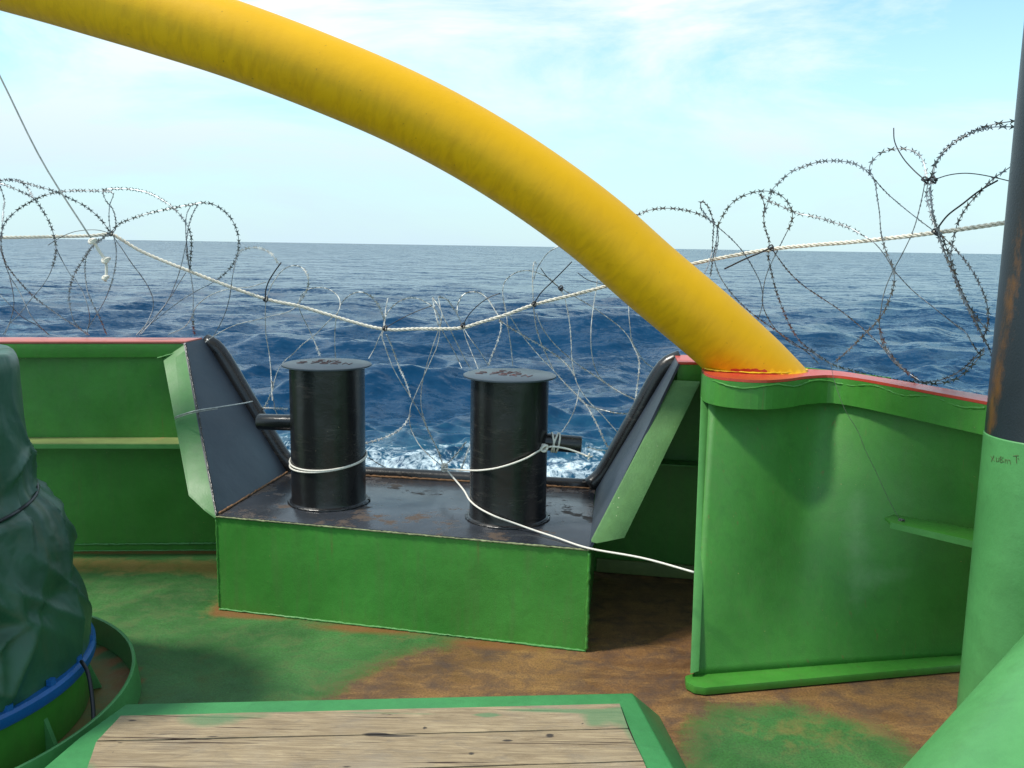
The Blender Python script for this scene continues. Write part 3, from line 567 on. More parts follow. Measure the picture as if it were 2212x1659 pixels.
mb=MB(); mb.add(*poly([(2.05,2.80,4.0),(2.05,3.24,4.0),(-1.25,3.00,3.9),(-1.25,2.56,3.9)],(0,0,.45))); mb.build('shade_block',M['post'],ps,bevel=.02)  # unseen overhead block, added to cast shade on the right bulwark plate
# pencilled scribble on the post
def onpost(x,y):
    d=ray(x,y); o=CAM[:2]-pc[:2]; dd=d[:2]; A_=dd@dd; B2=o@dd; C_=o@o-(RP+.0045)**2; D_=B2*B2-A_*C_
    s_=(-B2-math.sqrt(max(D_,0)))/A_; return CAM+d*s_
mb=MB()
SCR=[[(2140,985),(2148,996)],[(2147,984),(2141,997)],[(2152,988),(2152,997),(2157,996),(2158,988)],[(2160,998),(2161,986),(2167,988),(2162,992),(2168,997),(2161,999)],[(2171,1000),(2171,992),(2175,993),(2176,1001)],[(2177,993),(2181,994),(2183,1003)],[(2188,985),(2200,984)],[(2195,985),(2196,1001)],[(2199,989),(2200,993)]]
for s_ in SCR: mb.add(*tube(np.array([onpost(*p) for p in s_]),.0008,4))
mb.build('handwriting',simple('rust brown ink',(.10,.07,.03),.8),ps)
E1_=aty(2225,1356,2.35); E2_=aty(1935,1675,2.0); d=(E1_-E2_)/np.linalg.norm(E1_-E2_); vw=(E1_+E2_)/2-CAM; vw/=np.linalg.norm(vw); pn=np.cross(vw,d); pn/=np.linalg.norm(pn)
if pn[2]>0: pn=-pn
RB=.27; P0=E2_+pn*RB-d*.55; P1=E1_+pn*RB+d*.55
mb=MB(); mb.add(*tube(np.linspace(P0,P1,12),RB,64)); q=mb.build('brace_tube',M['green_post'],None,smooth=True); q.data.set_sharp_from_angle(angle=math.radians(40))
tag(q,'pale green slanting tube, closest thing to the camera, in the bottom right corner','brace')
# ------------------------------------------------------------------ hatch with timber planks
ht=thing('wooden_hatch','low green steel platform topped with weathered grey timber planks in the foreground','hatch')
hz=.15
tp=[(-1.245,2.757,hz),(.427,2.885,hz),(.505,2.33,hz),(.62,1.2,hz),(-1.3,1.2,hz),(-1.335,2.32,hz),(-1.30,2.55,hz)]
ft=[(-1.245,2.80,.003),(.543,3.01,.003),(.60,2.5,.003),(.76,1.2,.003),(-1.3,1.2,.003),(-1.335,2.32,.003),(-1.30,2.55,.003)]
n=len(tp); mb=MB(); mb.add(tp+ft,[tuple(range(n))]+[(i,i+n,(i+1)%n+n,(i+1)%n) for i in range(n)]); mb.build('frame',M['green_deckframe'] if 'green_deckframe' in M else paint('green hatch frame paint',(.045,.22,.07),.45,.15,chips=(.3,.2,.1)),ht,bevel=.006)
zt=hz+.012
mb=MB(); mb.add(*poly([atz(268,1548,hz+.001),atz(1338,1521,hz+.001),atz(1420,1720,hz+.001),(.45,1.25,hz+.001),(-1.2,1.25,hz+.001),atz(205,1660,hz+.001)],(0,0,.001))); mb.build('gap_shade_sheet',simple('dark gap shade',(.03,.02,.012),.9),ht)  # dark sheet added below the planks, stands in for shade in the gaps
def pk(x,y): return atz(x,y,zt)
rows=[(pk(262,1545),pk(1338,1519)),(pk(209,1601),pk(1357,1574)),(pk(180,1682),pk(1390,1644)),(pk(170,1778),pk(1430,1738))]
d3=rows[3][1]-rows[2][1]; rows.append((rows[3][0]+[0,-.16,0],rows[3][1]+d3)); rows.append((rows[4][0]+[0,-.16,0],rows[4][1]+d3)); rows.append((rows[5][0]+[0,-.16,0],rows[5][1]+d3))
GP=[(atz(445,1560,zt),(.12,.045),.9),(atz(520,1545,zt),(.2,.03),.5),(atz(1340,1545,zt),(.10,.07),1.0),(atz(1385,1600,zt),(.05,.12),.9),(atz(1200,1535,zt),(.22,.018),.8),(atz(1052,1545,zt),(.04,.022),.9),(atz(150,1660,zt),(.10,.05),.9),(atz(800,1540,zt),(.5,.008),.7),(atz(1280,1560,zt),(.04,.05),.5)]
KN=[(atz(*cp(9,[q])[0],zt),a1,a2) for q,a1,a2 in (((385,1262),.05,.012),((685,1225),.010,.010),((1200,1303),.022,.009),((1465,1272),.018,.014),((975,1385),.012,.010),((520,1274),.10,.006),((1345,1105),.010,.004),((200,1468),.02,.006),((1668,1195),.006,.004))]+[(atz(*cp(6,[q])[0],zt),a1,a2) for q,a1,a2 in (((1500,1440),.03,.004),((930,1325),.02,.006),((1100,1420),.05,.004),((790,1545),.005,.006))]
for r in range(len(rows)-1):
    g=.0035; a,b=rows[r]; d_,c_=rows[r+1]
    a=a+[0,-g,0];b=b+[0,-g,0];c_=c_+[0,g,0];d_=d_+[0,g,0]
    nu_,nv_=220,22; V,Fq=bil(d_,c_,b,a,nu_,nv_); V=np.array(V); 
    wob=[.0015*noise.noise(Vector((v[0]*3,v[1]*20,r))) for v in V]; V[:,2]+=wob
    m_=[min(1.2,sum(w*math.exp(-((v[0]-p[0])/s1[0])**2-((v[1]-p[1])/s1[1])**2) for p,s1,w in GP)) for v in V]
    kn_=[min(1.,sum(math.exp(-((v[0]-p[0])/a1)**2-((v[1]-p[1])/a2)**2) for p,a1,a2 in KN if abs(v[0]-p[0])<.15)) for v in V]
    o=mesh('plank',V,Fq,M['wood'],ht,False,dict(paint=m_,knot=kn_)); sm=o.modifiers.new('thick','SOLIDIFY'); sm.thickness=.010; sm.offset=-1
# ------------------------------------------------------------------ covered machine
kr=thing('round_coaming','low green circular steel coaming on the deck round the covered machine','coaming')
kq=96; mb=MB(); mb.add(*lathe([(.815,0.003),(.800,.112),(.796,.115),(.788,.112),(.788,.003)],(RC[0],RC[1],0),kq,False)); q=mb.build('ring_wall',M['green_post'],kr,smooth=True); q.data.set_sharp_from_angle(angle=math.radians(40))
mb=MB(); 
for a_ in (-.95,-.2,.45): 
    c_,s_=math.cos(a_),math.sin(a_); q0=np.array([RC[0]+.50*c_,RC[1]+.50*s_,.006]); q1=np.array([RC[0]+.68*c_,RC[1]+.68*s_,.006]); t_=np.array([-s_,c_,0])*.008
    mb=MB(); mb.add(*poly([q0-t_,q1-t_,q1-t_+[-.06*c_,-.06*s_,.16],q0-t_+[0,0,.16]],2*t_)); mb.build('gusset',M['green_post'],kr)
mb=MB(); mb.add(*lathe([(.64,0.003),(.64,.17)],(RC[0],RC[1],0),kq)); mb.build('pedestal',M['green'],kr,smooth=False)
mc=thing('covered_winch','deck machine wrapped in dark green tarpaulin on a blue flange, at the left edge','winch')
mb=MB(); mb.add(*lathe([(.60,0),(.665,.0),(.67,.01),(.67,.036),(.66,.045),(.60,.045)],(RC[0],RC[1],.175),kq)); q=mb.build('flange',M['blue'],mc,smooth=True); q.data.set_sharp_from_angle(angle=math.radians(40))
for i in range(24):
    a_=2*math.pi*i/24+.1; mb=MB(); mb.add(*lathe([(.016,0),(.016,.018)],(RC[0]+.648*math.cos(a_),RC[1]+.648*math.sin(a_),.22),6)); mb.build('bolt',M['blue'],mc)
sil=[(24,757),(37,775),(45,830),(54,905),(62,985),(70,1040),(84,1062),(112,1085),(138,1135),(152,1190),(153,1232),(172,1262),(186,1292),(196,1340),(198,1390),(188,1420)]
prof=[]
for x,y in sil:
    d=ray(x,y); dh=d[:2]/np.linalg.norm(d[:2]); rc=np.array(RC); t_=rc@dh; r=abs(rc[0]*dh[1]-rc[1]*dh[0]); prof.append((r,H+d[2]/np.linalg.norm(d[:2])*t_))
prof=prof[::-1]; prof=[(a+.012,b) for a,b in prof]; prof.insert(0,(prof[0][0]+.012,.225)); prof.append((prof[-1][0]-.05,prof[-1][1]+.004)); prof.append((.0,prof[-1][1]+.01))
pr=catmull(np.array([(a,b,0) for a,b in prof]),.012)[:,:2]
ka=300; V=[]; rq=random.Random(4)
CRE=[(rq.uniform(-1.9,1.4),rq.uniform(.25,1.0),rq.uniform(-.9,.9)+(1.2 if q%3==0 else 0),rq.choice((.026,.020,-.022,.03)),rq.uniform(.010,.028),rq.uniform(.10,.30)) for q in range(46)]+[(-.55,.62,.85,.05,.04,.3),(-.75,.40,.95,.045,.035,.25),(-.3,.35,-.6,.035,.04,.2),(-.9,.75,.2,.03,.03,.3)]
for i,(r,z) in enumerate(pr):
    for j in range(ka):
        a_=2*math.pi*j/ka; x,y=math.cos(a_),math.sin(a_)
        hgt=z
        amp=min(1,r/.3)
        n_=noise.noise(Vector((x*1.7,y*1.7,z*1.3)))*.045
        for (u0,z0,al,am,wd,ln) in CRE:
            du=((a_-u0+math.pi)%(2*math.pi)-math.pi)*.6; dz_=z-z0; dd=du*math.cos(al)+dz_*math.sin(al); ll=-du*math.sin(al)+dz_*math.cos(al)
            if abs(ll)<ln*2.2: n_+=am*math.exp(-abs(dd)/wd)*math.exp(-(ll/ln)**2)
        fl=.012*math.sin(a_*19+2.5*math.sin(a_*3+z*4))*max(0,1-abs(z-.74)/.16)
        rr_=max(0,r+(n_+fl-.012)*amp); dz=.012*noise.noise(Vector((x*3,y*3,z*3+9)))*amp
        V.append((RC[0]+rr_*x,RC[1]+rr_*y,z+dz if i>3 else z+dz+.02*math.sin(a_*3)))
Fq=[(i*ka+j,i*ka+(j+1)%ka,(i+1)*ka+(j+1)%ka,(i+1)*ka+j) for i in range(len(pr)-1) for j in range(ka)]
tpn=mesh('tarpaulin',V,Fq,M['tarp'],mc,True)
# tie line round the neck
i_=min(range(len(pr)),key=lambda i:abs(pr[i][1]-prof[-9][1])); d_=ray(84,1060); zt_=H+d_[2]/np.linalg.norm(d_[:2])*(np.array(RC)@(d_[:2]/np.linalg.norm(d_[:2]))); i_=int(np.argmin(abs(pr[5:-8,1]-zt_)))+5; rn=pr[i_][0]-.020; pz=(0,0,zt_)
th=np.linspace(0,2*math.pi,60); mb=MB(); mb.add(*tube(np.array([(RC[0]+(rn+.012)*math.cos(a_),RC[1]+(rn+.012)*math.sin(a_),pz[2]+.03*math.sin(a_)) for a_ in th]),.006,8)); mb.build('tie_cord',M['tie'],mc,smooth=True)
mb=MB(); q0=aty(228,1441,2.83); mb.add(*tube(catmull([np.array([-1.44,2.87,.24]),np.array([-1.40,2.83,.22]),np.array([-1.36,2.77,.13]),np.array([-1.33,2.70,.06])],.02),.007,6)); mb.build('loose_cord',M['tie'],mc,smooth=True)
# ------------------------------------------------------------------ ropes
def ropeY(px): return float(np.interp(px,[0,240,410,830,1155,1322,1500,1660,2025,2170,2300],[4.88,4.86,4.82,4.74,4.62,4.52,4.36,4.18,3.62,3.42,3.2]))
RP_=[(-260,516),(-100,514),(0,513),(120,511),(200,509),(240,506),(262,517),(300,540),(410,586),(575,646),(650,662),(700,677),(828,711),(900,710.5),(1000,708),(1030,699),(1090,681),(1155,658),(1250,634),(1322,615),(1410,592),(1500,569),(1660,539),(1760,529),(1850,522),(2025,502),(2170,481),(2320,455)]
tag(rope([aty(x,y,ropeY(x)) for x,y in RP_],.0085).build('mooring_rope',M['rope'],None,True),'twisted cream rope sagging between the razor wire coils across the stern','rope')
mb=MB(); mb.add(*tube(catmull([aty(-150,-130,4.7),aty(0,165,4.7),aty(92,350,4.7),aty(200,520,4.7)],.1),.0042,6))
sw=thing('stay_line','thin slanting steel line at the upper left ending in a knotted white tail','line'); mb.build('line',M['thinwire'],sw,True)
mb=MB(); tl_=[(200,518),(206,528),(216,545),(228,561)]; mb.add(*tube(catmull([aty(x,y,4.68) for x,y in tl_],.01),.008,7)); tl2=[(228,561),(230,580),(229,596),(227,608)]; mb.add(*tube(catmull([aty(x,y,4.68) for x,y in tl2],.01),[.007]*1,7))
for (x,y,s) in ((200,521,.016),(229,562,.017),(228,600,.012)):
    for q in range(3):
        c_=aty(x+q*1.2-1,y,4.67); mb.add(*tube(np.array([c_+[math.cos(a_)*s,math.sin(a_*1.0)*s*.5,math.sin(a_+q)*s*.7] for a_ in np.linspace(0,6.28,12)]),.006,6))
mb.build('knotted_tail',M['cord'],sw,True)
# white cords at the bollards
wc=thing('white_cord','white cord knotted on the right bollard pin and led down to the green bulwark edge','cord')
kx,ky=960,1012
Pm=[aty(960,1010,4.32),aty(980,1033,4.2)]+[aty(*cp(7,[q])[0],Y) for q,Y in (((1350,700),4.12),((1400,760),3.98),((1432,812),3.865),((1480,850),3.79),((1560,890),3.735),((1640,918),3.73),((1730,950),3.70),((1850,990),3.62),((2000,1040),3.50))]+[aty(1390,1206,3.37),aty(1499,1236,3.24)]
mb=MB(); mb.add(*tube(catmull(Pm,.012),.0042,7)); mb.build('lower_strand',M['cord'],wc,True)
Pm=[aty(*cp(7,[q])[0],Y) for q,Y in (((1300,655),4.32),((1360,659),4.1),((1420,662),3.90),((1480,662),3.80),((1560,651),3.745),((1640,628),3.735),((1710,600),3.755),((1760,570),3.80),((1790,553),3.84))]
mb=MB(); mb.add(*tube(catmull(Pm,.012),.0042,7)); mb.build('upper_strand',M['cord'],wc,True)
Pm=[aty(*cp(7,[q])[0],Y) for q,Y in (((1790,553),3.84),((1830,546),3.82),((1900,556),3.80),((1960,576),3.80),((2010,596),3.80))]
mb=MB(); mb.add(*tube(catmull(Pm,.012),.0042,7)); e_=Pm[-1]
for q in range(4): mb.add(*tube(np.array([e_,e_+[.014*math.cos(q*1.5),-.01,.013*math.sin(q*1.5)+.004]]),.004,6))
mb.build('loose_end',M['cord'],wc,True)
d=(p2-p2s); d/=np.linalg.norm(d); s1=np.cross(d,[0,0,1]); s1/=np.linalg.norm(s1); s2=np.cross(s1,d)
mb=MB(); 
for q,off in ((0,.205),(1,.218),(2,.196)):
    c_=p2s+d*off; mb.add(*tube(np.array([c_+d*(.012*math.sin(a_+q))+(s1*math.cos(a_)+s2*math.sin(a_))*.0425 for a_ in np.linspace(0,6.28,26)]),.0042,7))
kn=aty(*cp(7,[(1790,553)])[0],3.83)
for q in range(4): mb.add(*tube(np.array([kn+[math.cos(a_+q)*.016,math.sin(a_)*.010,math.sin(a_+q*1.3)*.014] for a_ in np.linspace(0,6.28,12)]),.0045,6))
mb.build('pin_lashing',M['cord'],wc,True)
mb=MB()
for q in range(4): 
    c_=aty(960,1010,4.32); mb.add(*tube(np.array([c_+[math.cos(a_+q)*.014,math.sin(a_)*.008,math.sin(a_+q*1.3)*.02] for a_ in np.linspace(0,6.28,12)]),.004,6))
mb.build('wire_knot',M['cord'],wc,True)
lc=[]
for h0,ph,am in ((.0,0,.022),(-.014,.5,.016)):
    th=np.linspace(0,2*math.pi,80)
    zc=aty(708,1017,c1[1]-.176)[2]+.022
    lc.append([(c1[0]+(.1775)*math.cos(a_),c1[1]+(.1775)*math.sin(a_),zc+h0*.6+am*math.cos(a_+math.pi/2+ph*.6)*-1*-1 if False else zc+h0+am*math.sin(a_+ph)*1.0+.010*math.cos(a_*1)) for a_ in th])
mb=MB()
for P in lc: mb.add(*tube(np.array(P),.0042,7))
tag(mb.build('white_cord',M['cord'],None,True),'white cord wound twice round the left bollard','cord')
mb=MB(); Pm=[aty(378,902,4.30),aty(384,899,4.24),aty(420,888,4.17),aty(470,880,4.3),aty(527,871,4.55),aty(545,867,4.7)]
mb.add(*tube(catmull(Pm,.012),.0035,6)); mb.add(*tube(catmull([p+[0,0,-.007] for p in Pm[:4]],.012),.0022,6))
tag(mb.build('lashing_wire',M['thinwire'],None,True),'thin pale wire stretched across the left green strip and slate wing plate','wire')
mb=MB(); W=cp(8,[(1268,140),(1275,180),(1300,270),(1340,370),(1400,470),(1440,570),(1490,670),(1530,760),(1575,850),(1612,912)]); YW=[3.72,3.71,3.66,3.60,3.56,3.52,3.48,3.44,3.39,3.34]
mb.add(*tube(catmull([aty(x,y,Y) for (x,y),Y in zip(W,YW)],.02),.0010,5)); kq_=aty(*W[-1],3.33)
for q in range(4): mb.add(*tube(np.array([kq_+[math.cos(a_+q)*.010,math.sin(a_)*.006,math.sin(a_+q*1.3)*.010] for a_ in np.linspace(0,6.28,10)]),.0022,5))
tag(mb.build('tie_wire',M['dark_wire'],None,True),'hair thin wire hanging from the red cap down the right green plate to its stiffener','wire')
# ------------------------------------------------------------------ razor wire
def razor(pts,crop,ybase,amp,ph,edge,mbx,bsz=1.1,sp=.041,rad=.0017):
    px=cp(crop,pts); s=np.linspace(0,1,len(px)); P=[]
    for (x,y),t in zip(px,s):
        P.append(aty(x,y,ybase(x)+amp*math.sin(ph+t*math.pi*1.6)))
    Q=catmull(P,.012); T,_,_=frames(Q); mbx.add(*tube(Q,rad,5))
    L_=len(Q)*.012; nb=int(L_/sp); Vb=[];Fb=[]
    for i in range(nb):
        t=(i+.5)/nb; j=int(t*(len(Q)-1)); c=Q[j]; tg=T[j]; vw=c-CAM; vw/=np.linalg.norm(vw)
        flat=np.cross(tg,vw); flat/=max(1e-6,np.linalg.norm(flat)); dep=np.cross(tg,flat)
        e=edge(t)+rng.uniform(-.15,.15); w=flat*math.cos(e)+dep*math.sin(e)
        nn=np.cross(tg,w); l=.0118*bsz; hw=.0085*bsz; nk=.0035
        shape=[(-l,hw),(-l*.15,nk),(l*.15,nk),(l,hw),(l*.55,0),(l,-hw),(l*.15,-nk),(-l*.15,-nk),(-l,-hw),(-l*.55,0)]
        b0=len(Vb)
        for sg in (.0007,-.0007):
            for (a_,h_) in shape: Vb.append(c+tg*a_+w*h_+nn*sg)
        Fb.append(tuple(b0+i_ for i_ in (0,1,8,9)));Fb.append(tuple(b0+i_ for i_ in (9,8,7,1))) if False else None
        for grp in ((0,1,7,8,9),(1,2,6,7),(2,3,4,5,6)):
            Fb.append(tuple(b0+i_ for i_ in grp)); Fb.append(tuple(b0+10+i_ for i_ in grp[::-1]))
    if Fb: Fb=[f for f in Fb if f]; mbx.add(Vb,Fb)
FLAT=lambda t:.2
EDGE=lambda t:1.35
def TOP(a=.25,b=.75): return lambda t: .15 if a<t<b else (.15+1.2*min(1,(a-t if t<a else t-b)/.2))
lefty=lambda x:float(np.interp(x,[-100,420,700],[4.78,4.78,4.74])); midy=lambda x:float(np.interp(x,[400,700,1100,1500],[4.82,4.86,4.80,4.60]))
righty=lambda x:float(np.interp(x,[1300,1500,1750,1850,2000,2160],[4.45,4.32,4.12,3.92,3.62,3.36]))
def coil(name,label,specs,crop_y,amp,m_=None,rad=.0020,bsz=1.3,grp='razor wire coils along the stern'):
    t=thing(name,label,'razor wire',grp)
    for i,(crop,pts,edge) in enumerate(specs):
        mb=MB(); razor(pts,crop,crop_y,amp,i*1.9,edge,mb,rad=rad,bsz=bsz); o=mesh('wire_loop',mb.v,mb.f,m_ or M['wire'],t)
    return t
LS=[
(1,[(5,620),(25,540),(75,480),(130,435),(200,395),(270,362),(350,340),(450,330),(560,330),(640,333),(706,345),(685,420),(680,500),(690,592)],lambda t:.2 if t<.8 else 1.3),
(1,[(-120,400),(-60,310),(0,268),(50,262),(100,267),(160,282),(240,305),(330,330),(430,375),(520,420),(600,480),(650,535),(690,595)],lambda t:.3),
(1,[(-60,300),(0,285),(60,305),(130,335),(200,370),(230,400),(270,460),(300,510),(325,570),(340,630),(350,690),(340,760),(310,850),(260,930),(200,1000),(120,1100),(60,1160),(20,1230)],lambda t:.3 if t<.6 else 1.3),
(1,[(60,262),(130,275),(170,310),(205,375),(235,405)],FLAT),
(1,[(640,325),(700,318),(770,317),(850,325),(930,345),(1000,380),(1060,420),(1110,465),(1145,510),(1170,550),(1190,600),(1195,680),(1190,740),(1185,835)],FLAT),
(1,[(600,650),(690,590),(740,540),(820,505),(920,473),(1020,450),(1120,430),(1220,412),(1270,405),(1330,415),(1390,450),(1440,500),(1475,570),(1490,640),(1485,710),(1460,780),(1410,840),(1340,895),(1200,970),(1080,1050),(980,1130),(900,1190),(850,1230)],lambda t:.15 if t<.68 else 1.35),
(1,[(690,595),(610,650),(560,700),(510,775),(465,850),(440,920),(430,1000),(440,1070),(460,1140),(500,1190),(540,1230)],lambda t:.3 if t<.75 else 1.2),
(1,[(600,650),(545,720),(530,800),(535,890),(550,970),(590,1060),(630,1140),(665,1230)],lambda t:1.1),
(1,[(710,610),(725,700),(720,800),(700,890),(660,1000),(610,1090),(550,1190),(540,1230)],lambda t:1.0 if t<.5 else 1.4),
(1,[(710,620),(760,690),(820,780),(880,860),(930,940),(955,1010),(955,1060),(930,1130),(870,1230)],EDGE),
(1,[(1235,415),(1200,480),(1180,540),(1165,640),(1165,720),(1185,830)],lambda t:1.0),
(1,[(1195,415),(1165,480),(1160,600),(1170,700),(1185,835)],EDGE),
(1,[(1165,640),(1130,800),(1090,920),(1040,1030),(980,1110),(880,1225)],EDGE),
(1,[(1160,840),(1110,920),(1060,1000),(1000,1080),(930,1150),(850,1230)],EDGE),
(1,[(1190,850),(1205,960),(1205,1060),(1205,1160),(1215,1230)],lambda t:1.3 if t<.6 else .4),
(1,[(1480,720),(1450,870),(1435,980),(1410,1080),(1370,1170),(1330,1240)],EDGE),
(1,[(5,620),(10,700),(40,790),(90,860),(150,930),(210,990),(300,1060),(400,1130),(480,1180),(560,1230)],lambda t:.9),
(1,[(0,300),(25,380),(20,460),(15,550),(10,620)],lambda t:.9),
(1,[(-80,900),(0,980),(60,1040),(140,1120),(230,1170),(310,1230)],EDGE),
(1,[(60,870),(80,960),(85,1060),(60,1150),(30,1230)],EDGE),
(1,[(0,690),(60,860),(110,940),(150,1020),(200,1120),(300,1228)],EDGE),
(1,[(470,880),(520,970),(550,1060),(560,1130),(545,1200)],EDGE),
(1,[(640,340),(660,390),(700,440),(720,500),(722,560),(700,600)],lambda t:1.0),
(1,[(350,690),(390,770),(430,840),(470,900)],EDGE)]
coil('razor_wire','dense razor wire loops above the left green bulwark',LS,lefty,.07)
MS=[
(1,[(1485,725),(1520,695),(1580,685),(1640,695),(1700,730),(1740,790)],FLAT),
(1,[(1740,850),(1780,815),(1840,797),(1890,815),(1920,860),(1925,910),(1905,970),(1870,1020),(1850,1055)],lambda t:1.2 if t<.4 else .3),
(1,[(1740,850),(1700,910),(1670,980),(1658,1005)],EDGE),
(1,[(1658,1010),(1655,1120),(1660,1230),(1680,1350),(1690,1450),(1695,1560),(1700,1640)],EDGE),
(1,[(1850,1055),(1800,1085),(1700,1110),(1600,1135),(1480,1165),(1380,1210),(1280,1275)],EDGE),
(1,[(1660,900),(1560,930),(1450,940),(1350,965),(1270,1010),(1220,1060),(1195,1120),(1150,1180),(1050,1228)],EDGE),
(2,[(710,485),(740,560),(790,660),(830,750),(865,840)],lambda t:1.3 if t<.8 else .4),
(2,[(710,485),(730,420),(780,375),(850,360),(920,370),(970,400),(1000,440),(1005,490),(985,545),(970,640),(968,740),(972,860)],EDGE),
(2,[(1000,490),(1040,440),(1100,400),(1160,393),(1220,420),(1265,470),(1295,530),(1315,590),(1310,650)],lambda t:1.2 if t<.5 else .5),
(2,[(985,540),(920,600),(830,690),(740,760),(670,830),(620,870),(575,930),(545,1010),(530,1090)],EDGE),
(2,[(1310,650),(1320,580),(1350,520),(1400,470),(1470,437),(1540,435),(1600,460),(1650,490),(1690,540),(1715,600)],lambda t:1.1),
(2,[(1340,435),(1325,510),(1320,580),(1310,660),(1300,700),(1330,800),(1380,930),(1430,1020),(1500,1130),(1570,1250),(1620,1360),(1680,1480),(1730,1615)],lambda t:1.1 if t<.35 else 1.4),
(2,[(1310,650),(1270,730),(1240,800),(1205,860)],EDGE),
(2,[(1330,690),(1370,780),(1420,920),(1470,1030),(1500,1130)],lambda t:.8),
(2,[(1655,430),(1670,520),(1690,600),(1705,640)],lambda t:.9),
(2,[(1655,430),(1690,480),(1720,540),(1700,640),(1660,760),(1620,880),(1590,990),(1575,1080),(1575,1200),(1600,1300),(1650,1420),(1700,1520),(1730,1615)],lambda t:1.4 if t<.7 else .9),
(2,[(1715,600),(1690,760),(1640,880),(1590,990),(1540,1100),(1500,1200),(1490,1270),(1430,1350),(1350,1400),(1250,1435),(1150,1460)],lambda t:1.4 if t<.65 else .6),
(2,[(1490,1270),(1500,1340),(1540,1430),(1600,1510),(1680,1580),(1730,1620)],EDGE),
(2,[(1695,425),(1720,540),(1770,640),(1830,760),(1880,860),(1920,930)],EDGE),
(2,[(1700,425),(1750,440),(1790,490),(1825,545),(1860,620),(1890,720),(1930,820),(1975,930)],lambda t:.9 if t<.3 else 1.4),
(2,[(1825,545),(1835,470),(1870,410),(1930,390),(1990,400),(2040,440),(2080,500),(2120,570),(2135,640),(2110,740),(2070,840),(2045,910)],lambda t:.9),
(2,[(1865,630),(1920,720),(1980,800),(2045,905)],EDGE),
(2,[(1715,650),(1790,780),(1840,880),(1860,925)],EDGE),
(2,[(530,1020),(525,1080),(500,1150),(470,1200),(420,1220),(370,1200),(335,1170)],lambda t:.9),
(2,[(340,1190),(400,1215),(480,1205),(560,1208),(640,1212)],lambda t:.5),
(2,[(525,1100),(540,1160),(550,1220),(570,1260)],EDGE),
(3,[(790,560),(770,450),(765,380),(780,320),(830,270),(890,245),(960,243),(1030,265),(1090,295),(1150,350),(1190,410),(1215,500),(1235,620),(1245,750),(1250,860),(1270,980),(1300,1060),(1370,1160),(1450,1240),(1530,1330),(1590,1400)],lambda t:1.25),
(3,[(985,300),(1000,240),(1040,170),(1090,110),(1150,75),(1230,55)],EDGE),
(3,[(1000,190),(985,180),(975,260),(975,360),(978,450),(985,540),(1000,640),(1030,740),(1070,830),(1120,940)],lambda t:1.1),
(3,[(1000,540),(1030,620),(1080,700),(1150,780),(1230,850),(1320,920),(1420,985),(1500,1040),(1580,1090),(1660,1130),(1760,1175)],lambda t:1.3 if t<.5 else .7),
(3,[(800,540),(840,600),(890,680),(960,770),(1040,860),(1120,940),(1200,1030),(1290,1120),(1360,1200),(1400,1270),(1440,1350),(1480,1440),(1520,1500),(1560,1525)],lambda t:1.3 if t<.45 else .7),
(3,[(770,440),(790,540),(800,640),(820,760),(835,910)],EDGE),
(3,[(740,590),(830,650),(930,710),(1020,760),(1100,810),(1170,860),(1230,920),(1270,980)],lambda t:.6),
(3,[(1170,360),(1230,400),(1300,440),(1400,500),(1500,570),(1590,640),(1650,710),(1690,790),(1720,860),(1720,960),(1705,1080),(1690,1180),(1660,1270),(1620,1350),(1600,1410)],lambda t:1.3 if t<.5 else .8),
(3,[(1435,250),(1420,370),(1400,500),(1385,640),(1385,780),(1400,880),(1440,980),(1500,1040)],EDGE),
(3,[(1650,430),(1650,540),(1660,650),(1670,730),(1700,790),(1760,880),(1830,930),(1890,970)],EDGE),
(3,[(1520,340),(1620,430),(1700,490),(1790,560),(1900,640)],lambda t:.9),
(3,[(1290,1130),(1350,1180),(1450,1215),(1560,1240),(1700,1250)],lambda t:.8),
(3,[(1300,1080),(1280,1180),(1240,1280),(1180,1375)],EDGE),
(3,[(1360,1480),(1440,1500),(1520,1500),(1600,1420)],lambda t:.7),
(3,[(345,1625),(430,1540),(510,1440)],lambda t:.7),
(3,[(470,1650),(500,1560),(545,1440)],lambda t:.7),
(7,[(935,600),(1000,640),(1080,670),(1180,682),(1290,668)],lambda t:1.1),
(7,[(1420,560),(1400,620),(1375,690),(1400,725)],lambda t:1.1)]
coil('razor_wire','sagging stretched razor wire strands over the open gap behind the bollards',MS,midy,.08,simple('bright galvanised steel',(.62,.63,.60),.5,.35,25,.5),.0024)
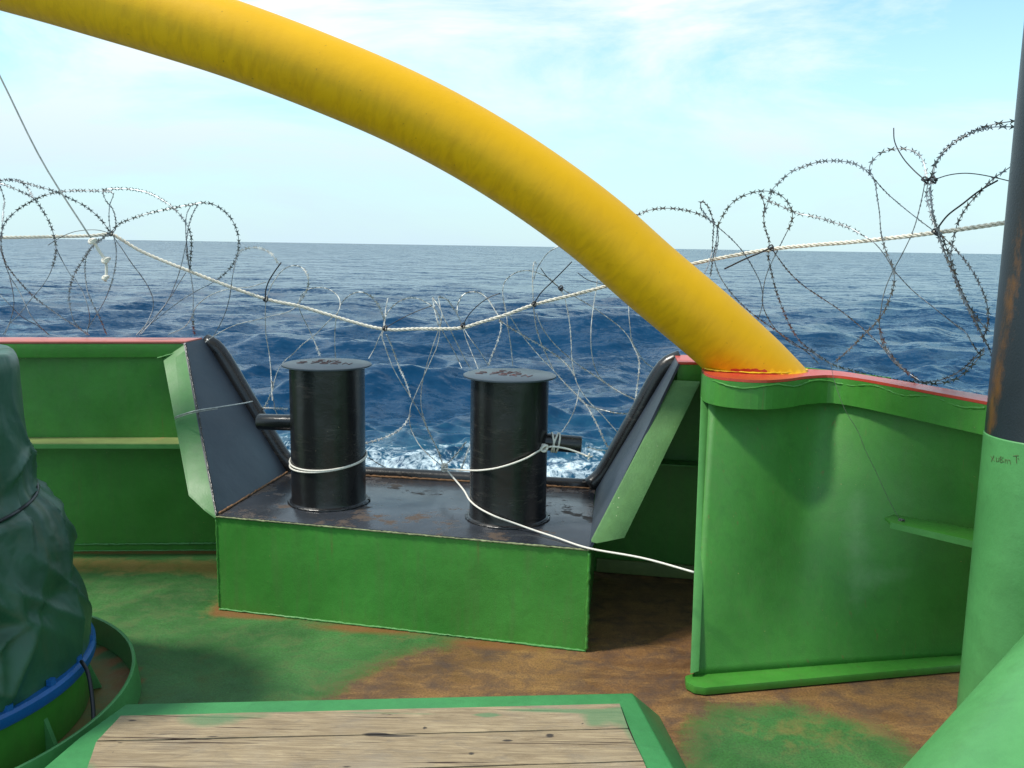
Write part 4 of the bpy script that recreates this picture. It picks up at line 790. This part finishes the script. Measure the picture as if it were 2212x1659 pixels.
RS=[
(4,[(-60,700),(40,655),(100,630),(170,618),(240,618),(320,630),(400,655),(450,685),(490,720),(520,745),(580,800),(640,870),(700,970),(735,1050),(745,1130),(735,1190),(715,1250)],lambda t:.15 if t<.5 else 1.3),
(4,[(455,695),(430,660),(400,620),(395,595),(405,580),(435,605),(460,665),(475,705)],lambda t:.9),
(4,[(490,720),(520,660),(570,590),(640,545),(720,522),(800,525),(860,555),(900,610),(912,660),(900,710),(870,770),(830,850),(790,930),(760,1010),(745,1100),(745,1160),(790,1260),(850,1330),(930,1390),(1010,1420),(1080,1470)],lambda t:.15 if t<.42 else 1.3),
(4,[(470,700),(465,780),(460,860),(440,930),(420,980)],lambda t:1.0),
(4,[(490,720),(495,790),(485,850),(475,910),(500,990),(550,1070),(620,1150),(700,1220),(800,1290),(900,1360),(1000,1430),(1060,1490)],lambda t:1.2),
(4,[(490,720),(485,800),(465,900),(450,1000)],lambda t:1.0),
(4,[(730,535),(755,600),(750,650),(755,720),(780,800),(775,880),(790,960),(820,1080),(860,1190),(900,1280),(960,1370),(1040,1430),(1130,1490),(1250,1530),(1400,1565),(1560,1590),(1700,1590),(1800,1560),(1880,1510),(1940,1450),(1990,1400)],lambda t:.8),
(4,[(755,640),(780,570),(800,510),(840,470),(900,415),(970,385),(1050,358),(1130,350),(1210,355),(1280,375),(1340,420),(1375,470),(1385,540),(1400,640),(1410,760),(1440,870),(1480,960),(1480,1050),(1455,1130),(1430,1190),(1380,1260),(1310,1330),(1230,1410),(1150,1480)],lambda t:.15 if t<.38 else (1.2 if t<.6 else .6)),
(4,[(730,540),(780,575),(860,610),(940,645),(1040,665),(1140,695),(1230,725),(1300,765),(1370,810),(1430,880),(1480,960),(1530,1020),(1600,1090),(1700,1170),(1800,1250),(1860,1300)],lambda t:.2 if t<.5 else 1.4),
(4,[(1350,430),(1345,380),(1370,340),(1420,300),(1490,283),(1560,285),(1620,315),(1650,365),(1665,440)],FLAT),
(4,[(1360,440),(1430,520),(1520,600),(1620,680),(1700,740)],EDGE),
(4,[(1660,450),(1630,600),(1590,740),(1530,870),(1470,980),(1430,1080),(1410,1180),(1400,1280),(1420,1380),(1480,1460),(1560,1540),(1640,1595),(1740,1600),(1840,1570),(1920,1500),(1990,1420)],lambda t:1.4 if t<.6 else .5),
(4,[(1690,450),(1710,370),(1760,300),(1830,240),(1920,190),(2020,150),(2200,120)],FLAT),
(4,[(1700,440),(1720,360),(1780,280),(1860,220),(1950,180),(2050,160),(2200,160)],FLAT),
(4,[(1675,450),(1665,550),(1690,650),(1720,750),(1770,880),(1830,1020),(1890,1150),(1950,1270),(2010,1390),(2050,1490)],lambda t:.5 if t<.4 else 1.1),
(4,[(1690,450),(1690,580),(1710,690),(1760,800),(1810,930),(1850,1060),(1900,1160),(1970,1260),(2020,1310)],lambda t:.4),
(4,[(2180,350),(2120,395),(2040,450),(1960,530),(1890,610),(1840,700),(1815,790),(1800,880),(1810,960),(1850,1080),(1920,1220)],lambda t:.6),
(4,[(1740,760),(1830,850),(1910,950),(1970,1060),(2005,1160),(2010,1260),(1990,1330)],lambda t:.8),
(4,[(1680,500),(1700,640),(1740,780),(1800,950),(1860,1090),(1930,1240),(2000,1380)],lambda t:.9),
(4,[(800,850),(880,960),(960,1040),(1060,1110),(1180,1190),(1280,1270),(1370,1350),(1420,1400),(1480,1480),(1600,1570)],lambda t:1.2),
(4,[(1400,1290),(1440,1400),(1520,1510),(1620,1580)],lambda t:.6),
(4,[(1800,1250),(1880,1310),(1930,1390),(1970,1440),(1990,1400)],lambda t:1.2)]
coil('razor_wire','tall razor wire loops above the right red cap beside the crane post',RS,righty,.05,None,.0019,1.3)
# ------------------------------------------------------------------ cable ties
def tie(crop,pts,yf,rad,label,dy=-.05,loop=None):
    px=cp(crop,pts); P=[aty(x,y,yf(x)+dy) for x,y in px]; Q=catmull(P,.01); n=len(Q); T,A,B=frames(Q)
    mb=MB(); mb.add(*tube(Q,rad,6))
    c=P[-1] if loop is None else P[0]
    a_=np.linspace(0,6.28,14); mb.add(*tube(np.array([c+[.011*math.cos(x),.012*math.sin(x)-.0,.004*math.sin(x*2)+.011*math.sin(x)] for x in a_]),.0035,6))
    h=.006; mb.add(*poly([c+[-h,-.02,-h],c+[h,-.02,-h],c+[h,-.02,h],c+[-h,-.02,h]],(0,-.009,0)))
    tag(mb.build('cable_tie',M['tie'],None,True),label,'cable tie','black cable ties on the wire and rope')
tie(1,[(300,670),(370,625),(450,590),(540,575),(620,577),(690,597)],ropeY,.0017,'thin black cable tie with long arched tail left of the topmost left rope knot')
tie(1,[(1755,778),(1710,840),(1675,900),(1658,955),(1657,1008)],ropeY,.0034,'thick black cable tie curving up from the rope above the left bollard')
tie(2,[(1650,487),(1560,520),(1450,570),(1318,645)],ropeY,.0024,'straight black cable tie rising from the lowest point of the rope')
tie(2,[(2130,400),(2060,425),(1990,470),(1910,550),(1866,625)],ropeY,.0026,'curved black cable tie where the rope bends upward, above the right bollard')
tie(3,[(1250,178),(1180,250),(1110,320),(1030,400),(983,475)],ropeY,.0030,'straight black cable tie pointing up right, over the right bollard cap')
tie(3,[(1030,220),(1060,265),(1110,318),(1170,365)],ropeY,.0022,'short black cable tie crossing another one left of the yellow arch')
tie(3,[(1290,255),(1350,300),(1420,325),(1525,347)],ropeY,.0020,'thin black cable tie on the rope just left of the yellow arch')
tie(4,[(530,957),(660,895),(740,862),(790,838)],ropeY,.0040,'thick black cable tie pointing down left from the rope, right of the yellow arch')
tie(4,[(2065,460),(1960,520),(1870,590),(1780,660),(1712,750)],ropeY,.0032,'thick black cable tie curving up from the rope next to the crane post')
tie(4,[(1480,165),(1485,240),(1530,330),(1590,400),(1655,458)],righty,.0024,'upright black cable tie poking into the sky from the topmost wire knot')
tie(4,[(2150,470),(2115,460),(1980,430),(1880,420),(1790,430),(1700,458)],righty,.0019,'thin black cable tie reaching right from the topmost wire knot to the crane post')
